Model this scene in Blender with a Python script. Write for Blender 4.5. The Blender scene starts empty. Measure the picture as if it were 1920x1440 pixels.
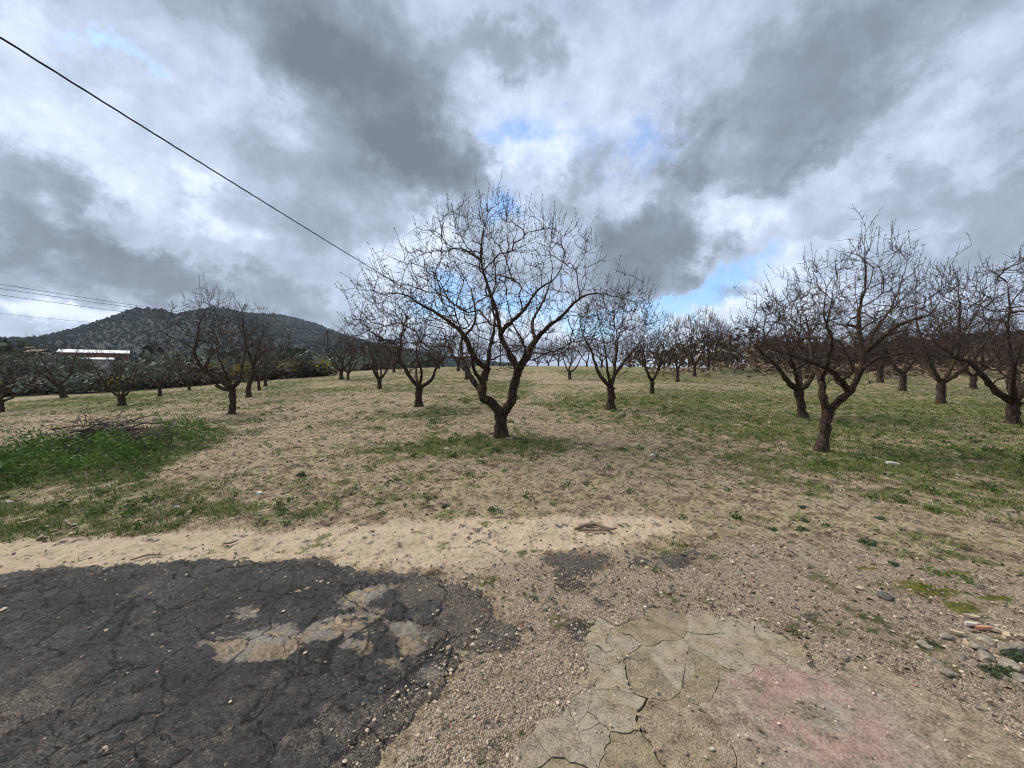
import bpy, bmesh, math, random
import numpy as np
from mathutils import Vector

R = math.radians
scene = bpy.context.scene
col = scene.collection
rng = np.random.default_rng(7)

# ------------------------------------------------------------------ camera
cam_d = bpy.data.cameras.new('camera')
cam = bpy.data.objects.new('camera', cam_d)
col.objects.link(cam)
cam.location = (0, 0, 1.6)
cam.rotation_euler = (R(90 - 2.38), 0, 0)
cam_d.sensor_width = 36.0
cam_d.lens = 13.52
cam_d.clip_start = 0.05
cam_d.clip_end = 9000
scene.camera = cam

# ------------------------------------------------------------------ view + sun + sky
scene.view_settings.view_transform = 'Standard'
scene.view_settings.look = 'None'
scene.view_settings.gamma = 1.0
scene.view_settings.use_curve_mapping = False
scene.view_settings.exposure = 1.75
scene.render.engine = 'CYCLES'
scene.cycles.filter_width = 1.1
scene.cycles.max_bounces = 4
scene.cycles.transparent_max_bounces = 4

SUN_AZ, SUN_EL = R(-62), R(48)          # azimuth from +Y towards +X
sd = bpy.data.lights.new('sun', 'SUN')
sd.energy = 1.5
sd.angle = R(28)
sd.color = (1.0, 0.93, 0.82)
sun = bpy.data.objects.new('sun', sd)
col.objects.link(sun)
sdir = Vector((math.sin(SUN_AZ) * math.cos(SUN_EL), math.cos(SUN_AZ) * math.cos(SUN_EL), math.sin(SUN_EL)))
sun.rotation_euler = sdir.to_track_quat('Z', 'Y').to_euler()
sun.location = sdir * 50


class NT:
    """tiny helper round a node tree"""
    def __init__(s, nt):
        s.nt = nt

    def link(s, v, sock):
        if isinstance(v, bpy.types.NodeSocket):
            s.nt.links.new(v, sock)
        elif v is not None:
            sock.default_value = v

    def node(s, t, ins=None, out=0, **props):
        n = s.nt.nodes.new(t)
        for k, v in props.items():
            setattr(n, k, v)
        for k, v in (ins or {}).items():
            s.link(v, n.inputs[k])
        return n.outputs[out]

    def m(s, op, a, b=None, c=None, clamp=False):
        n = s.nt.nodes.new('ShaderNodeMath')
        n.operation = op
        n.use_clamp = clamp
        for i, v in enumerate((a, b, c)):
            if v is not None:
                s.link(v, n.inputs[i])
        return n.outputs[0]

    def vm(s, op, a, b=None, sc=None):
        n = s.nt.nodes.new('ShaderNodeVectorMath')
        n.operation = op
        s.link(a, n.inputs[0])
        if b is not None:
            s.link(b, n.inputs[1])
        if sc is not None:
            s.link(sc, n.inputs['Scale'])
        return n.outputs['Value'] if op in ('LENGTH', 'DOT_PRODUCT', 'DISTANCE') else n.outputs[0]

    def noise(s, vec, scale, detail=4, rough=0.55, out=0, dist=0.0, lac=2.0):
        n = s.nt.nodes.new('ShaderNodeTexNoise')
        s.link(vec, n.inputs['Vector'])
        n.inputs['Scale'].default_value = scale
        n.inputs['Detail'].default_value = detail
        n.inputs['Roughness'].default_value = rough
        n.inputs['Distortion'].default_value = dist
        n.inputs['Lacunarity'].default_value = lac
        return n.outputs[out]

    def vor(s, vec, scale, feature='F1', out='Distance', rnd=1.0):
        n = s.nt.nodes.new('ShaderNodeTexVoronoi')
        n.feature = feature
        s.link(vec, n.inputs['Vector'])
        n.inputs['Scale'].default_value = scale
        n.inputs['Randomness'].default_value = rnd
        return n.outputs[out]

    def ramp(s, fac, stops, interp='LINEAR'):
        n = s.nt.nodes.new('ShaderNodeValToRGB')
        cr = n.color_ramp
        cr.interpolation = interp
        while len(cr.elements) < len(stops):
            cr.elements.new(0.5)
        for e, (p, c) in zip(cr.elements, stops):
            e.position = p
            e.color = (c[0], c[1], c[2], 1) if not isinstance(c, (int, float)) else (c, c, c, 1)
        s.link(fac, n.inputs[0])
        return n.outputs[0]

    def ss(s, v, a, b, lo=0.0, hi=1.0):
        n = s.nt.nodes.new('ShaderNodeMapRange')
        n.interpolation_type = 'SMOOTHSTEP'
        s.link(v, n.inputs[0])
        for i, q in enumerate((a, b, lo, hi)):
            n.inputs[i + 1].default_value = q
        return n.outputs[0]

    def mix(s, f, a, b, mode='MIX'):
        n = s.nt.nodes.new('ShaderNodeMix')
        n.data_type = 'RGBA'
        n.blend_type = mode
        s.link(f, n.inputs[0])
        for v, i in ((a, 6), (b, 7)):
            if isinstance(v, tuple) and len(v) == 3:
                v = (*v, 1)
            s.link(v, n.inputs[i])
        return n.outputs[2]

    def attr(s, name, out='Fac'):
        n = s.nt.nodes.new('ShaderNodeAttribute')
        n.attribute_name = name
        return n.outputs[out]


world = bpy.data.worlds.new('World')
scene.world = world
world.use_nodes = True
w = NT(world.node_tree)
world.node_tree.nodes.clear()


def build_sky():
    g = w.node('ShaderNodeTexCoord', out=0)
    sep = world.node_tree.nodes.new('ShaderNodeSeparateXYZ')
    world.node_tree.links.new(g, sep.inputs[0])
    x, y, z = sep.outputs
    az = w.m('ARCTAN2', x, y)
    el = w.m('ARCSINE', z)
    # cloud-deck coordinates: the layer flattens towards the horizon
    den = w.m('ADD', w.m('MAXIMUM', z, 0.0), 0.55)
    deck = w.node('ShaderNodeCombineXYZ', {0: w.m('DIVIDE', x, den), 1: w.m('DIVIDE', y, den), 2: 0.37})
    dir3 = g
    warp1 = w.noise(deck, 3.2, 6, 0.6, out=1)
    warp2 = w.noise(dir3, 7.5, 8, 0.66, out=1)
    wv = w.vm('ADD', w.vm('SCALE', w.vm('SUBTRACT', warp1, (0.5, 0.5, 0.5)), sc=0.34),
              w.vm('SCALE', w.vm('SUBTRACT', warp2, (0.5, 0.5, 0.5)), sc=0.36))
    ae = w.vm('ADD', w.node('ShaderNodeCombineXYZ', {0: az, 1: el, 2: 0.0}), w.vm('MULTIPLY', wv, (1, 0.8, 0)))

    def blob(a, e, ra, re, rot=0.0, wt=1.0, edge=0.25):
        n = world.node_tree.nodes.new('ShaderNodeMapping')
        n.vector_type = 'TEXTURE'
        world.node_tree.links.new(ae, n.inputs['Vector'])
        n.inputs['Location'].default_value = (a, e, 0)
        n.inputs['Rotation'].default_value = (0, 0, rot)
        n.inputs['Scale'].default_value = (ra, re, 1)
        return w.ss(w.vm('LENGTH', n.outputs[0]), 1.25, edge, 0.0, wt)

    def total(items):
        t = None
        for it in items:
            b = blob(*it)
            t = b if t is None else w.m('ADD', t, b)
        return t

    # darker and brighter cloud masses (azimuth, elevation, radii, rotation, weight)
    dark = total([
        (-0.348, 0.607, 0.303, 0.192, R(-32), -0.46, 0.25),
        (-0.188, 0.447, 0.169, 0.127, R(-20), -0.40, 0.35),
        (-0.491, 0.639, 0.310, 0.081, R(-10), -0.22, 0.2),
        (-0.455, 0.413, 0.164, 0.110, R(-25), -0.20, 0.2),
        (0.342, 0.270, 0.163, 0.112, R(8), -0.50, 0.35),
        (0.629, 0.507, 0.322, 0.122, R(10), -0.36, 0.1),
        (0.623, 0.396, 0.081, 0.042, R(15), -0.25, 0.2),
        (0.410, 0.431, 0.080, 0.060, R(30), -0.28, 0.2),
        (0.201, 0.467, 0.078, 0.062, R(0), -0.22, 0.2),
        (0.135, 0.373, 0.067, 0.058, R(0), -0.18, 0.2),
        (0.854, 0.229, 0.202, 0.109, R(5), -0.20, 0.1),
        (0.843, 0.510, 0.182, 0.073, R(0), -0.12, 0.1),
        (-0.805, 0.206, 0.224, 0.068, R(-14), -0.36, 0.2),
        (-0.583, 0.159, 0.231, 0.067, R(-10), -0.26, 0.2),
        (0.514, 0.149, 0.063, 0.030, R(5), -0.35, 0.3),
        (-0.013, 0.700, 0.146, 0.068, R(0), -0.30, 0.2),
    ])
    lite = total([
        (-0.883, 0.353, 0.168, 0.119, R(-20), 0.26, 0.1),
        (-0.651, 0.324, 0.078, 0.038, R(-10), 0.28, 0.1),
        (-0.840, 0.096, 0.190, 0.036, R(-4), 0.42, 0.2),
        (-0.242, 0.284, 0.154, 0.060, R(10), 0.30, 0.1),
        (-0.041, 0.110, 0.427, 0.081, R(0), 0.34, 0.1),
        (0.637, 0.196, 0.251, 0.058, R(12), 0.36, 0.1),
        (0.640, 0.088, 0.325, 0.060, R(0), 0.36, 0.1),
        (0.489, 0.314, 0.138, 0.064, R(-10), 0.24, 0.1),
        (0.054, 0.485, 0.239, 0.057, R(5), 0.22, 0.1),
        (0.850, 0.335, 0.120, 0.039, R(-6), 0.15, 0.1),
        (-0.867, 0.479, 0.090, 0.060, R(0), 0.15, 0.1),
    ])
    blue = total([
        (-0.747, 0.504, 0.054, 0.037, R(-10), 0.62, 0.0),
        (0.068, 0.520, 0.300, 0.074, R(0), 0.52, 0.0),
        (0.327, 0.464, 0.275, 0.075, R(8), 0.46, 0.0),
        (-0.082, 0.176, 0.267, 0.092, R(0), 0.80, 0.1),
        (0.177, 0.135, 0.146, 0.050, R(0), 0.65, 0.1),
        (0.470, 0.176, 0.163, 0.059, R(5), 0.62, 0.1),
        (0.637, 0.206, 0.151, 0.063, R(10), 0.35, 0.1),
        (-0.027, 0.341, 0.241, 0.072, R(0), 0.40, 0.1),
        (0.427, 0.131, 0.216, 0.049, R(0), 0.55, 0.1),
    ])
    f1 = w.noise(deck, 1.9, 7, 0.58)
    f2 = w.noise(dir3, 5.2, 9, 0.62, dist=0.25)
    f3 = w.noise(w.vm('ADD', dir3, (4.1, 2.3, 7.7)), 12.0, 7, 0.62)
    bil = w.m('ABSOLUTE', w.m('SUBTRACT', w.noise(w.vm('ADD', deck, (1.7, 5.1, 0.0)), 6.5, 6, 0.55), 0.5))
    S = w.m('ADD', 0.545, w.m('MULTIPLY', w.m('SUBTRACT', f1, 0.5), 0.50))
    S = w.m('ADD', S, w.m('MULTIPLY', w.m('SUBTRACT', f2, 0.5), 0.54))
    S = w.m('ADD', S, w.m('MULTIPLY', w.m('SUBTRACT', f3, 0.5), 0.32))
    S = w.m('ADD', S, w.m('MULTIPLY', w.m('SUBTRACT', bil, 0.07), 0.55))
    S = w.m('ADD', S, w.m('ADD', w.m('MULTIPLY', dark, 1.08), w.m('MULTIPLY', lite, 0.8)))
    S = w.m('ADD', w.m('MULTIPLY', S, 0.80), 0.105)
    cloud = w.ramp(S, [(0.0, (0.165, 0.185, 0.212)), (0.22, (0.232, 0.262, 0.305)), (0.42, (0.335, 0.378, 0.445)), (0.52, (0.43, 0.48, 0.565)),
                       (0.62, (0.55, 0.605, 0.70)), (0.76, (0.75, 0.79, 0.855)), (0.95, (0.94, 0.94, 0.93))])
    gap = w.m('ADD', blue, w.m('MULTIPLY', w.m('SUBTRACT', w.noise(dir3, 7.0, 8, 0.64), 0.5), 1.5))
    gap = w.m('ADD', gap, w.m('MULTIPLY', w.m('SUBTRACT', f1, 0.5), 0.5))
    gap = w.m('ADD', gap, w.m('MULTIPLY', dark, 0.9))
    gmask = w.ss(gap, 0.14, 0.85, 0.0, 0.85)
    sky = world.node_tree.nodes.new('ShaderNodeTexSky')
    sky.sky_type = 'NISHITA'
    sky.sun_disc = False
    sky.sun_elevation = SUN_EL
    sky.sun_rotation = SUN_AZ
    sky.air_density = 1.0
    sky.dust_density = 0.6
    sky.ozone_density = 1.4
    bluec = w.mix(1.0, sky.outputs[0], (0.42, 0.55, 0.68), 'MULTIPLY')
    clouds = w.mix(1.0, cloud, (3.46, 3.66, 3.95), 'MULTIPLY')
    c = w.mix(gmask, clouds, bluec)
    bg = world.node_tree.nodes.new('ShaderNodeBackground')
    world.node_tree.links.new(c, bg.inputs[0])
    bg.inputs[1].default_value = 0.10
    out = world.node_tree.nodes.new('ShaderNodeOutputWorld')
    world.node_tree.links.new(bg.outputs[0], out.inputs[0])


build_sky()
world.cycles.sampling_method = 'MANUAL'
world.cycles.sample_map_resolution = 256


# ------------------------------------------------------------------ helpers: noise, meshes, tags
def _h(ix, iy, seed):
    with np.errstate(over='ignore'):
        n = (ix.astype(np.int64) * 374761393 + iy.astype(np.int64) * 668265263 + seed * 974634541) & 0xFFFFFFFF
        n = ((n ^ (n >> 13)) * 1274126177) & 0xFFFFFFFF
        n = n ^ (n >> 16)
    return (n & 0xFFFFFF) / float(0xFFFFFF)


def vn(x, y, s=1.0, seed=0):
    x = np.asarray(x, float) * s
    y = np.asarray(y, float) * s
    ix, iy = np.floor(x), np.floor(y)
    fx, fy = x - ix, y - iy
    fx = fx * fx * (3 - 2 * fx)
    fy = fy * fy * (3 - 2 * fy)
    a, b = _h(ix, iy, seed), _h(ix + 1, iy, seed)
    c, d = _h(ix, iy + 1, seed), _h(ix + 1, iy + 1, seed)
    return (a * (1 - fx) + b * fx) * (1 - fy) + (c * (1 - fx) + d * fx) * fy


def fbm(x, y, s=1.0, o=4, seed=0, g=0.5):
    t, a, n = 0.0, 1.0, 0.0
    for i in range(o):
        t = t + a * vn(x, y, s, seed + i * 17)
        n += a
        a *= g
        s *= 2.03
    return t / n


def sstep(v, a, b):
    t = np.clip((v - a) / (b - a), 0, 1)
    return t * t * (3 - 2 * t)


def poly_sd(x, y, poly):
    """signed distance to a polygon, positive inside"""
    P = np.array(poly, float)
    Q = np.roll(P, -1, 0)
    d = np.full(x.shape, 1e9)
    ins = np.zeros(x.shape, bool)
    for (ax, ay), (bx, by) in zip(P, Q):
        ex, ey = bx - ax, by - ay
        wx, wy = x - ax, y - ay
        t = np.clip((wx * ex + wy * ey) / (ex * ex + ey * ey + 1e-12), 0, 1)
        d = np.minimum(d, np.hypot(wx - t * ex, wy - t * ey))
        if abs(ey) > 1e-9:
            ins ^= ((ay > y) != (by > y)) & (x < (bx - ax) * (y - ay) / (by - ay) + ax)
    return np.where(ins, d, -d)


def mesh_np(name, verts, faces, smooth=False, attrs=None):
    """verts (n,3); faces (m,3|4) or a list of such arrays"""
    me = bpy.data.meshes.new(name)
    verts = np.ascontiguousarray(verts, dtype=np.float32)
    if not isinstance(faces, list):
        faces = [faces]
    faces = [np.asarray(f, dtype=np.int32) for f in faces if len(f)]
    nl = sum(f.size for f in faces)
    npol = sum(len(f) for f in faces)
    me.vertices.add(len(verts))
    me.vertices.foreach_set('co', verts.ravel())
    me.loops.add(nl)
    me.loops.foreach_set('vertex_index', np.concatenate([f.ravel() for f in faces]))
    me.polygons.add(npol)
    sizes = np.concatenate([np.full(len(f), f.shape[1], np.int32) for f in faces])
    me.polygons.foreach_set('loop_start', np.concatenate([[0], np.cumsum(sizes)[:-1]]).astype(np.int32))
    me.polygons.foreach_set('use_smooth', np.full(npol, bool(smooth)))
    me.update(calc_edges=True)
    for k, v in (attrs or {}).items():
        a = me.attributes.new(k, 'FLOAT', 'POINT')
        a.data.foreach_set('value', np.ascontiguousarray(v, dtype=np.float32).ravel())
    return me


def obj(name, me, mat=None, parent=None, loc=None):
    o = bpy.data.objects.new(name, me)
    col.objects.link(o)
    if mat is not None and not len(me.materials):
        me.materials.append(mat)
    if parent is not None:
        o.parent = parent
    if loc is not None:
        o.location = loc
    return o


def tag(o, label=None, cat=None, group=None, kind=None):
    if label:
        o['label'] = label
    if cat:
        o['category'] = cat
    if group:
        o['group'] = group
    if kind:
        o['kind'] = kind
    return o


def empty(name, loc, rz=0.0):
    o = bpy.data.objects.new(name, None)
    col.objects.link(o)
    o.location = loc
    o.rotation_euler = (0, 0, rz)
    o.empty_display_size = 0.2
    return o


class MB:
    """gathers vertices and faces"""
    def __init__(s):
        s.v, s.f, s.t, s.n = [], {3: [], 4: []}, [], 0

    def add(s, v, f, tint=0.5):
        v = np.asarray(v, float)
        f = np.asarray(f, int)
        s.v.append(v)
        s.f[f.shape[1]].append(f + s.n)
        s.t.append(np.full(len(v), tint) if np.isscalar(tint) else np.asarray(tint, float))
        s.n += len(v)

    def box(s, c, size, rz=0.0, tint=0.5, rot=None):
        sx, sy, sz = [q / 2 for q in size]
        v = np.array([(-sx, -sy, -sz), (sx, -sy, -sz), (sx, sy, -sz), (-sx, sy, -sz),
                      (-sx, -sy, sz), (sx, -sy, sz), (sx, sy, sz), (-sx, sy, sz)])
        c_, s_ = math.cos(rz), math.sin(rz)
        v = v @ np.array([[c_, s_, 0], [-s_, c_, 0], [0, 0, 1]])
        s.add(v + np.array(c), [(0, 3, 2, 1), (4, 5, 6, 7), (0, 1, 5, 4), (1, 2, 6, 5), (2, 3, 7, 6), (3, 0, 4, 7)], tint)

    def tubes(s, items, jitter=0.0):
        """items: list of (points (n,3), radii (n,), sides, tint)"""
        groups = {}
        for p, r, k, t in items:
            groups.setdefault((len(p), k), []).append((p, r, t))
        for (n, k), L in groups.items():
            P = np.array([a[0] for a in L], float)
            Rr = np.array([a[1] for a in L], float)
            T = np.array([a[2] for a in L], float)
            tg = np.gradient(P, axis=1)
            tg /= np.linalg.norm(tg, axis=2, keepdims=True) + 1e-9
            ch = P[:, -1] - P[:, 0]
            ref = np.where(np.abs(ch[:, 2:3]) > 0.75 * np.linalg.norm(ch, axis=1, keepdims=True),
                           np.array([[1.0, 0, 0]]), np.array([[0, 0, 1.0]]))[:, None, :]
            u = np.cross(tg, np.broadcast_to(ref, tg.shape))
            u /= np.linalg.norm(u, axis=2, keepdims=True) + 1e-9
            vv = np.cross(tg, u)
            a = np.arange(k) * 2 * math.pi / k
            ring = u[:, :, None, :] * np.cos(a)[None, None, :, None] + vv[:, :, None, :] * np.sin(a)[None, None, :, None]
            rad = Rr[:, :, None, None]
            if jitter:
                rad = rad * (1 + rng.uniform(-jitter, jitter, (len(L), n, k, 1)))
            V = (P[:, :, None, :] + ring * rad).reshape(-1, 3)
            b = np.arange(len(L))[:, None, None] * (n * k)
            i = np.arange(n - 1)[None, :, None] * k
            j = np.arange(k)[None, None, :]
            j2 = (j + 1) % k
            F = np.stack([b + i + j, b + i + j2, b + i + k + j2, b + i + k + j], -1).reshape(-1, 4)
            s.add(V, F, np.repeat(T, n * k))

    def mesh(s, name, smooth=False):
        V = np.concatenate(s.v) if s.v else np.zeros((0, 3))
        F = [np.concatenate(q) for q in s.f.values() if q]
        return mesh_np(name, V, F, smooth, {'tint': np.concatenate(s.t)})


def catmull(P, step):
    P = np.array(P, float)
    if len(P) < 3:
        n = max(2, int(np.linalg.norm(P[-1] - P[0]) / step) + 1)
        return P[0] + (P[-1] - P[0]) * np.linspace(0, 1, n)[:, None]
    Q = np.vstack([2 * P[0] - P[1], P, 2 * P[-1] - P[-2]])
    out = []
    for i in range(1, len(Q) - 2):
        n = max(1, int(round(np.linalg.norm(Q[i + 1] - Q[i]) / step)))
        t = np.linspace(0, 1, n, endpoint=False)[:, None]
        p0, p1, p2, p3 = Q[i - 1], Q[i], Q[i + 1], Q[i + 2]
        out.append(0.5 * (2 * p1 + (p2 - p0) * t + (2 * p0 - 5 * p1 + 4 * p2 - p3) * t ** 2 + (3 * p1 - p0 - 3 * p2 + p3) * t ** 3))
    out.append(P[-1:])
    return np.concatenate(out)


# ------------------------------------------------------------------ materials
def new_mat(name):
    m = bpy.data.materials.new(name)
    m.use_nodes = True
    nt = NT(m.node_tree)
    b = m.node_tree.nodes['Principled BSDF']
    b.inputs['Specular IOR Level'].default_value = 0.25
    b.inputs['Roughness'].default_value = 0.9
    return m, nt, b


def bump(nt, b, h, strength=0.5, dist=0.02):
    n = nt.nt.nodes.new('ShaderNodeBump')
    n.inputs['Strength'].default_value = strength
    n.inputs['Distance'].default_value = dist
    nt.link(h, n.inputs['Height'])
    nt.nt.links.new(n.outputs[0], b.inputs['Normal'])


def pos(nt):
    return nt.node('ShaderNodeNewGeometry', out='Position')


def simple_mat(name, c1, c2, scale=8, rough=0.85, bs=0.3, bd=0.01, coord='obj', detail=5):
    m, nt, b = new_mat(name)
    p = nt.node('ShaderNodeTexCoord', out=3) if coord == 'obj' else pos(nt)
    n = nt.noise(p, scale, detail, 0.6)
    nt.link(nt.ramp(n, [(0.3, c1), (0.7, c2)]), b.inputs['Base Color'])
    b.inputs['Roughness'].default_value = rough
    if bs:
        bump(nt, b, n, bs, bd)
    return m


def tint_mat(name, stops, rough=0.85, trans=0.0, noise=0.0, nscale=3.0):
    """colour from the per-piece tint value"""
    m, nt, b = new_mat(name)
    t = nt.attr('tint')
    if noise:
        t = nt.m('ADD', t, nt.m('MULTIPLY', nt.m('SUBTRACT', nt.noise(pos(nt), nscale, 3), 0.5), noise))
    c = nt.ramp(t, stops)
    nt.link(c, b.inputs['Base Color'])
    b.inputs['Roughness'].default_value = rough
    if trans:
        tr = nt.nt.nodes.new('ShaderNodeBsdfTranslucent')
        nt.link(c, tr.inputs[0])
        mx = nt.nt.nodes.new('ShaderNodeMixShader')
        mx.inputs[0].default_value = trans
        nt.nt.links.new(b.outputs[0], mx.inputs[1])
        nt.nt.links.new(tr.outputs[0], mx.inputs[2])
        nt.nt.links.new(mx.outputs[0], nt.nt.nodes['Material Output'].inputs[0])
    return m


M = {}


def ground_mat():
    m, nt, b = new_mat('ground')
    p = pos(nt)
    n1 = nt.noise(p, 0.9, 5, 0.6)
    n3 = nt.noise(p, 42, 4, 0.66)
    n4 = nt.noise(p, 150, 3, 0.6)
    wide = nt.noise(p, 2.4, 10, 0.76)
    wide2 = nt.noise(nt.vm('ADD', p, (31.0, 7.0, 3.0)), 5.5, 9, 0.74)
    cell = nt.vor(p, 150, out='Color')
    cs = nt.nt.nodes.new('ShaderNodeSeparateColor')
    nt.link(cell, cs.inputs[0])
    cd = nt.vor(p, 150)
    sand, gravel, grass, moss, tar = (nt.attr(k) for k in ('sand', 'gravel', 'grass', 'moss', 'tar'))
    mixn = wide
    soil = nt.ramp(wide2, [(0.36, (0.052, 0.039, 0.028)), (0.44, (0.155, 0.118, 0.080)), (0.52, (0.295, 0.230, 0.152)), (0.59, (0.435, 0.350, 0.235)), (0.66, (0.54, 0.45, 0.315))])
    soil = nt.mix(nt.ss(wide, 0.44, 0.60), soil, nt.ramp(wide2, [(0.36, (0.085, 0.066, 0.040)), (0.48, (0.270, 0.220, 0.132)), (0.62, (0.47, 0.39, 0.245))]))
    sandc = nt.ramp(nt.m('ADD', nt.m('MULTIPLY', wide2, 0.6), nt.m('MULTIPLY', wide, 0.4)),
                    [(0.36, (0.22, 0.168, 0.115)), (0.46, (0.43, 0.338, 0.238)), (0.56, (0.515, 0.412, 0.295)), (0.66, (0.60, 0.495, 0.365))])
    grav = nt.ramp(nt.m('ADD', nt.m('MULTIPLY', cs.outputs[0], 0.55), nt.m('MULTIPLY', wide2, 0.45)),
                   [(0.16, (0.090, 0.068, 0.050)), (0.33, (0.25, 0.193, 0.137)), (0.48, (0.41, 0.325, 0.235)), (0.68, (0.55, 0.45, 0.335))])
    grav = nt.mix(nt.ss(cs.outputs[1], 0.95, 0.97, 0, 0.8), grav, (0.22, 0.105, 0.08))
    grav = nt.mix(nt.ss(cs.outputs[2], 0.955, 0.975, 0, 0.8), grav, (0.50, 0.46, 0.40))
    grav = nt.mix(nt.ss(wide, 0.45, 0.60, 0, 0.65), grav, nt.ramp(wide2, [(0.36, (0.17, 0.125, 0.084)), (0.5, (0.37, 0.285, 0.195)), (0.64, (0.53, 0.43, 0.305))]))
    gr = nt.ramp(wide2, [(0.36, (0.045, 0.050, 0.020)), (0.5, (0.120, 0.126, 0.048)), (0.62, (0.235, 0.215, 0.105))])
    ms = nt.ramp(n3, [(0.35, (0.09, 0.092, 0.018)), (0.65, (0.22, 0.225, 0.035))])

    def edge(mask, amp=0.7, nn=None):
        return nt.ss(nt.m('ADD', mask, nt.m('MULTIPLY', nt.m('SUBTRACT', nn or mixn, 0.5), amp * 6)), 0.30, 0.70)

    c = nt.mix(edge(gravel, 0.8), soil, grav)
    c = nt.mix(edge(sand, 0.6), c, sandc)
    c = nt.mix(edge(grass, 1.0), c, gr)
    c = nt.mix(edge(moss, 0.5, wide2), c, ms)
    c = nt.mix(nt.m('MULTIPLY', edge(nt.m('MULTIPLY', tar, 0.8), 0.9, wide2), 0.85), c, nt.ramp(nt.m('ADD', nt.m('MULTIPLY', n3, 0.5), nt.m('MULTIPLY', cs.outputs[0], 0.5)), [(0.2, (0.022, 0.022, 0.024)), (0.5, (0.055, 0.055, 0.057)), (0.85, (0.15, 0.14, 0.125))]))
    # scattered dark crumbs of leaf litter and humus
    crumbs = nt.ss(nt.noise(p, 34, 5, 0.75), 0.57, 0.64, 0, 0.8)
    crumbs = nt.m('MULTIPLY', crumbs, nt.m('SUBTRACT', 1.0, nt.m('MULTIPLY', sand, 0.55)))
    c = nt.mix(crumbs, c, (0.07, 0.056, 0.042))
    nt.link(c, b.inputs['Base Color'])
    b.inputs['Roughness'].default_value = 0.95
    b.inputs['Specular IOR Level'].default_value = 0.1
    h = nt.m('ADD', nt.m('MULTIPLY', n3, 0.7), nt.m('MULTIPLY', n4, 0.45))
    h = nt.m('SUBTRACT', h, nt.m('MULTIPLY', nt.m('MULTIPLY', cd, gravel), 0.9))
    bump(nt, b, h, 0.9, 0.03)
    return m


def asphalt_mat():
    m, nt, b = new_mat('asphalt')
    p = pos(nt)
    n1 = nt.noise(p, 2.2, 5, 0.6)
    n3 = nt.noise(p, 45, 4, 0.65)
    cell = nt.vor(p, 165, out='Color')
    cs = nt.nt.nodes.new('ShaderNodeSeparateColor')
    nt.link(cell, cs.inputs[0])
    cd = nt.vor(p, 165)
    dust, patch, bare = nt.attr('dust'), nt.attr('patch'), nt.attr('bare')
    tar = nt.ramp(nt.m('ADD', nt.m('MULTIPLY', n3, 0.55), nt.m('MULTIPLY', n1, 0.45)),
                  [(0.34, (0.024, 0.024, 0.025)), (0.5, (0.070, 0.069, 0.070)), (0.64, (0.145, 0.141, 0.136))])
    tar = nt.mix(nt.ss(cs.outputs[0], 0.84, 0.97, 0, 0.45), tar, (0.15, 0.135, 0.115))
    tar = nt.mix(nt.m('MULTIPLY', nt.ss(cs.outputs[1], 0.975, 0.99, 0, 0.9), nt.ss(n1, 0.42, 0.62, 0.15, 1.0)), tar, (0.42, 0.37, 0.31))
    tar = nt.mix(nt.ss(cs.outputs[2], 0.965, 0.975, 0, 0.7), tar, (0.16, 0.075, 0.06))
    gravc = nt.ramp(cs.outputs[2], [(0.0, (0.06, 0.05, 0.042)), (0.5, (0.165, 0.138, 0.11)), (1.0, (0.32, 0.275, 0.225))])
    conc = nt.ramp(nt.m('ADD', nt.m('MULTIPLY', n3, 0.5), nt.m('MULTIPLY', n1, 0.5)),
                   [(0.36, (0.12, 0.105, 0.088)), (0.48, (0.235, 0.21, 0.178)), (0.6, (0.32, 0.288, 0.242))])
    conc = nt.mix(nt.ss(nt.noise(p, 3.1, 2), 0.48, 0.6), conc, nt.ramp(n3, [(0.34, (0.18, 0.135, 0.09)), (0.64, (0.36, 0.285, 0.198))]))
    c = nt.mix(nt.ss(nt.m('ADD', dust, nt.m('MULTIPLY', nt.m('SUBTRACT', nt.noise(p, 5, 9, 0.74), 0.5), 3.5)), 0.35, 0.75), tar, gravc)
    c = nt.mix(nt.ss(nt.m('ADD', bare, nt.m('MULTIPLY', nt.m('SUBTRACT', n3, 0.5), 1.4)), 0.4, 0.6), c,
               nt.ramp(n3, [(0.3, (0.30, 0.225, 0.15)), (0.7, (0.50, 0.40, 0.28))]))
    c = nt.mix(nt.ss(nt.m('ADD', patch, nt.m('MULTIPLY', nt.m('SUBTRACT', nt.noise(p, 9, 8, 0.72), 0.5), 3.2)), 0.42, 0.62), c, conc)
    # fine crack network filled with dark grit
    wp = nt.vm('ADD', p, nt.vm('SCALE', nt.vm('SUBTRACT', nt.noise(p, 7, 5, 0.65, out=1), (0.5, 0.5, 0.5)), sc=0.16))
    e1 = nt.vor(nt.vm('MULTIPLY', wp, (1, 1, 0)), 3.1, 'DISTANCE_TO_EDGE')
    e2 = nt.vor(nt.vm('MULTIPLY', wp, (1, 1, 0)), 9.5, 'DISTANCE_TO_EDGE')
    ck = nt.m('MAXIMUM', nt.ss(e1, 0.022, 0.006), nt.m('MULTIPLY', nt.ss(e2, 0.030, 0.006), nt.ss(nt.noise(p, 1.3, 3), 0.46, 0.58)))
    c = nt.mix(nt.m('MULTIPLY', ck, 0.85), c, (0.022, 0.020, 0.018))
    nt.link(c, b.inputs['Base Color'])
    b.inputs['Roughness'].default_value = 0.85
    h = nt.m('ADD', nt.m('MULTIPLY', n3, 0.8), nt.m('MULTIPLY', nt.m('SUBTRACT', 0.6, cd), 0.8))
    h = nt.m('MULTIPLY', h, nt.m('SUBTRACT', 1.0, nt.m('MULTIPLY', patch, 0.6)))
    bump(nt, b, nt.m('SUBTRACT', h, nt.m('MULTIPLY', ck, 0.6)), 1.0, 0.03)
    return m


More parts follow.
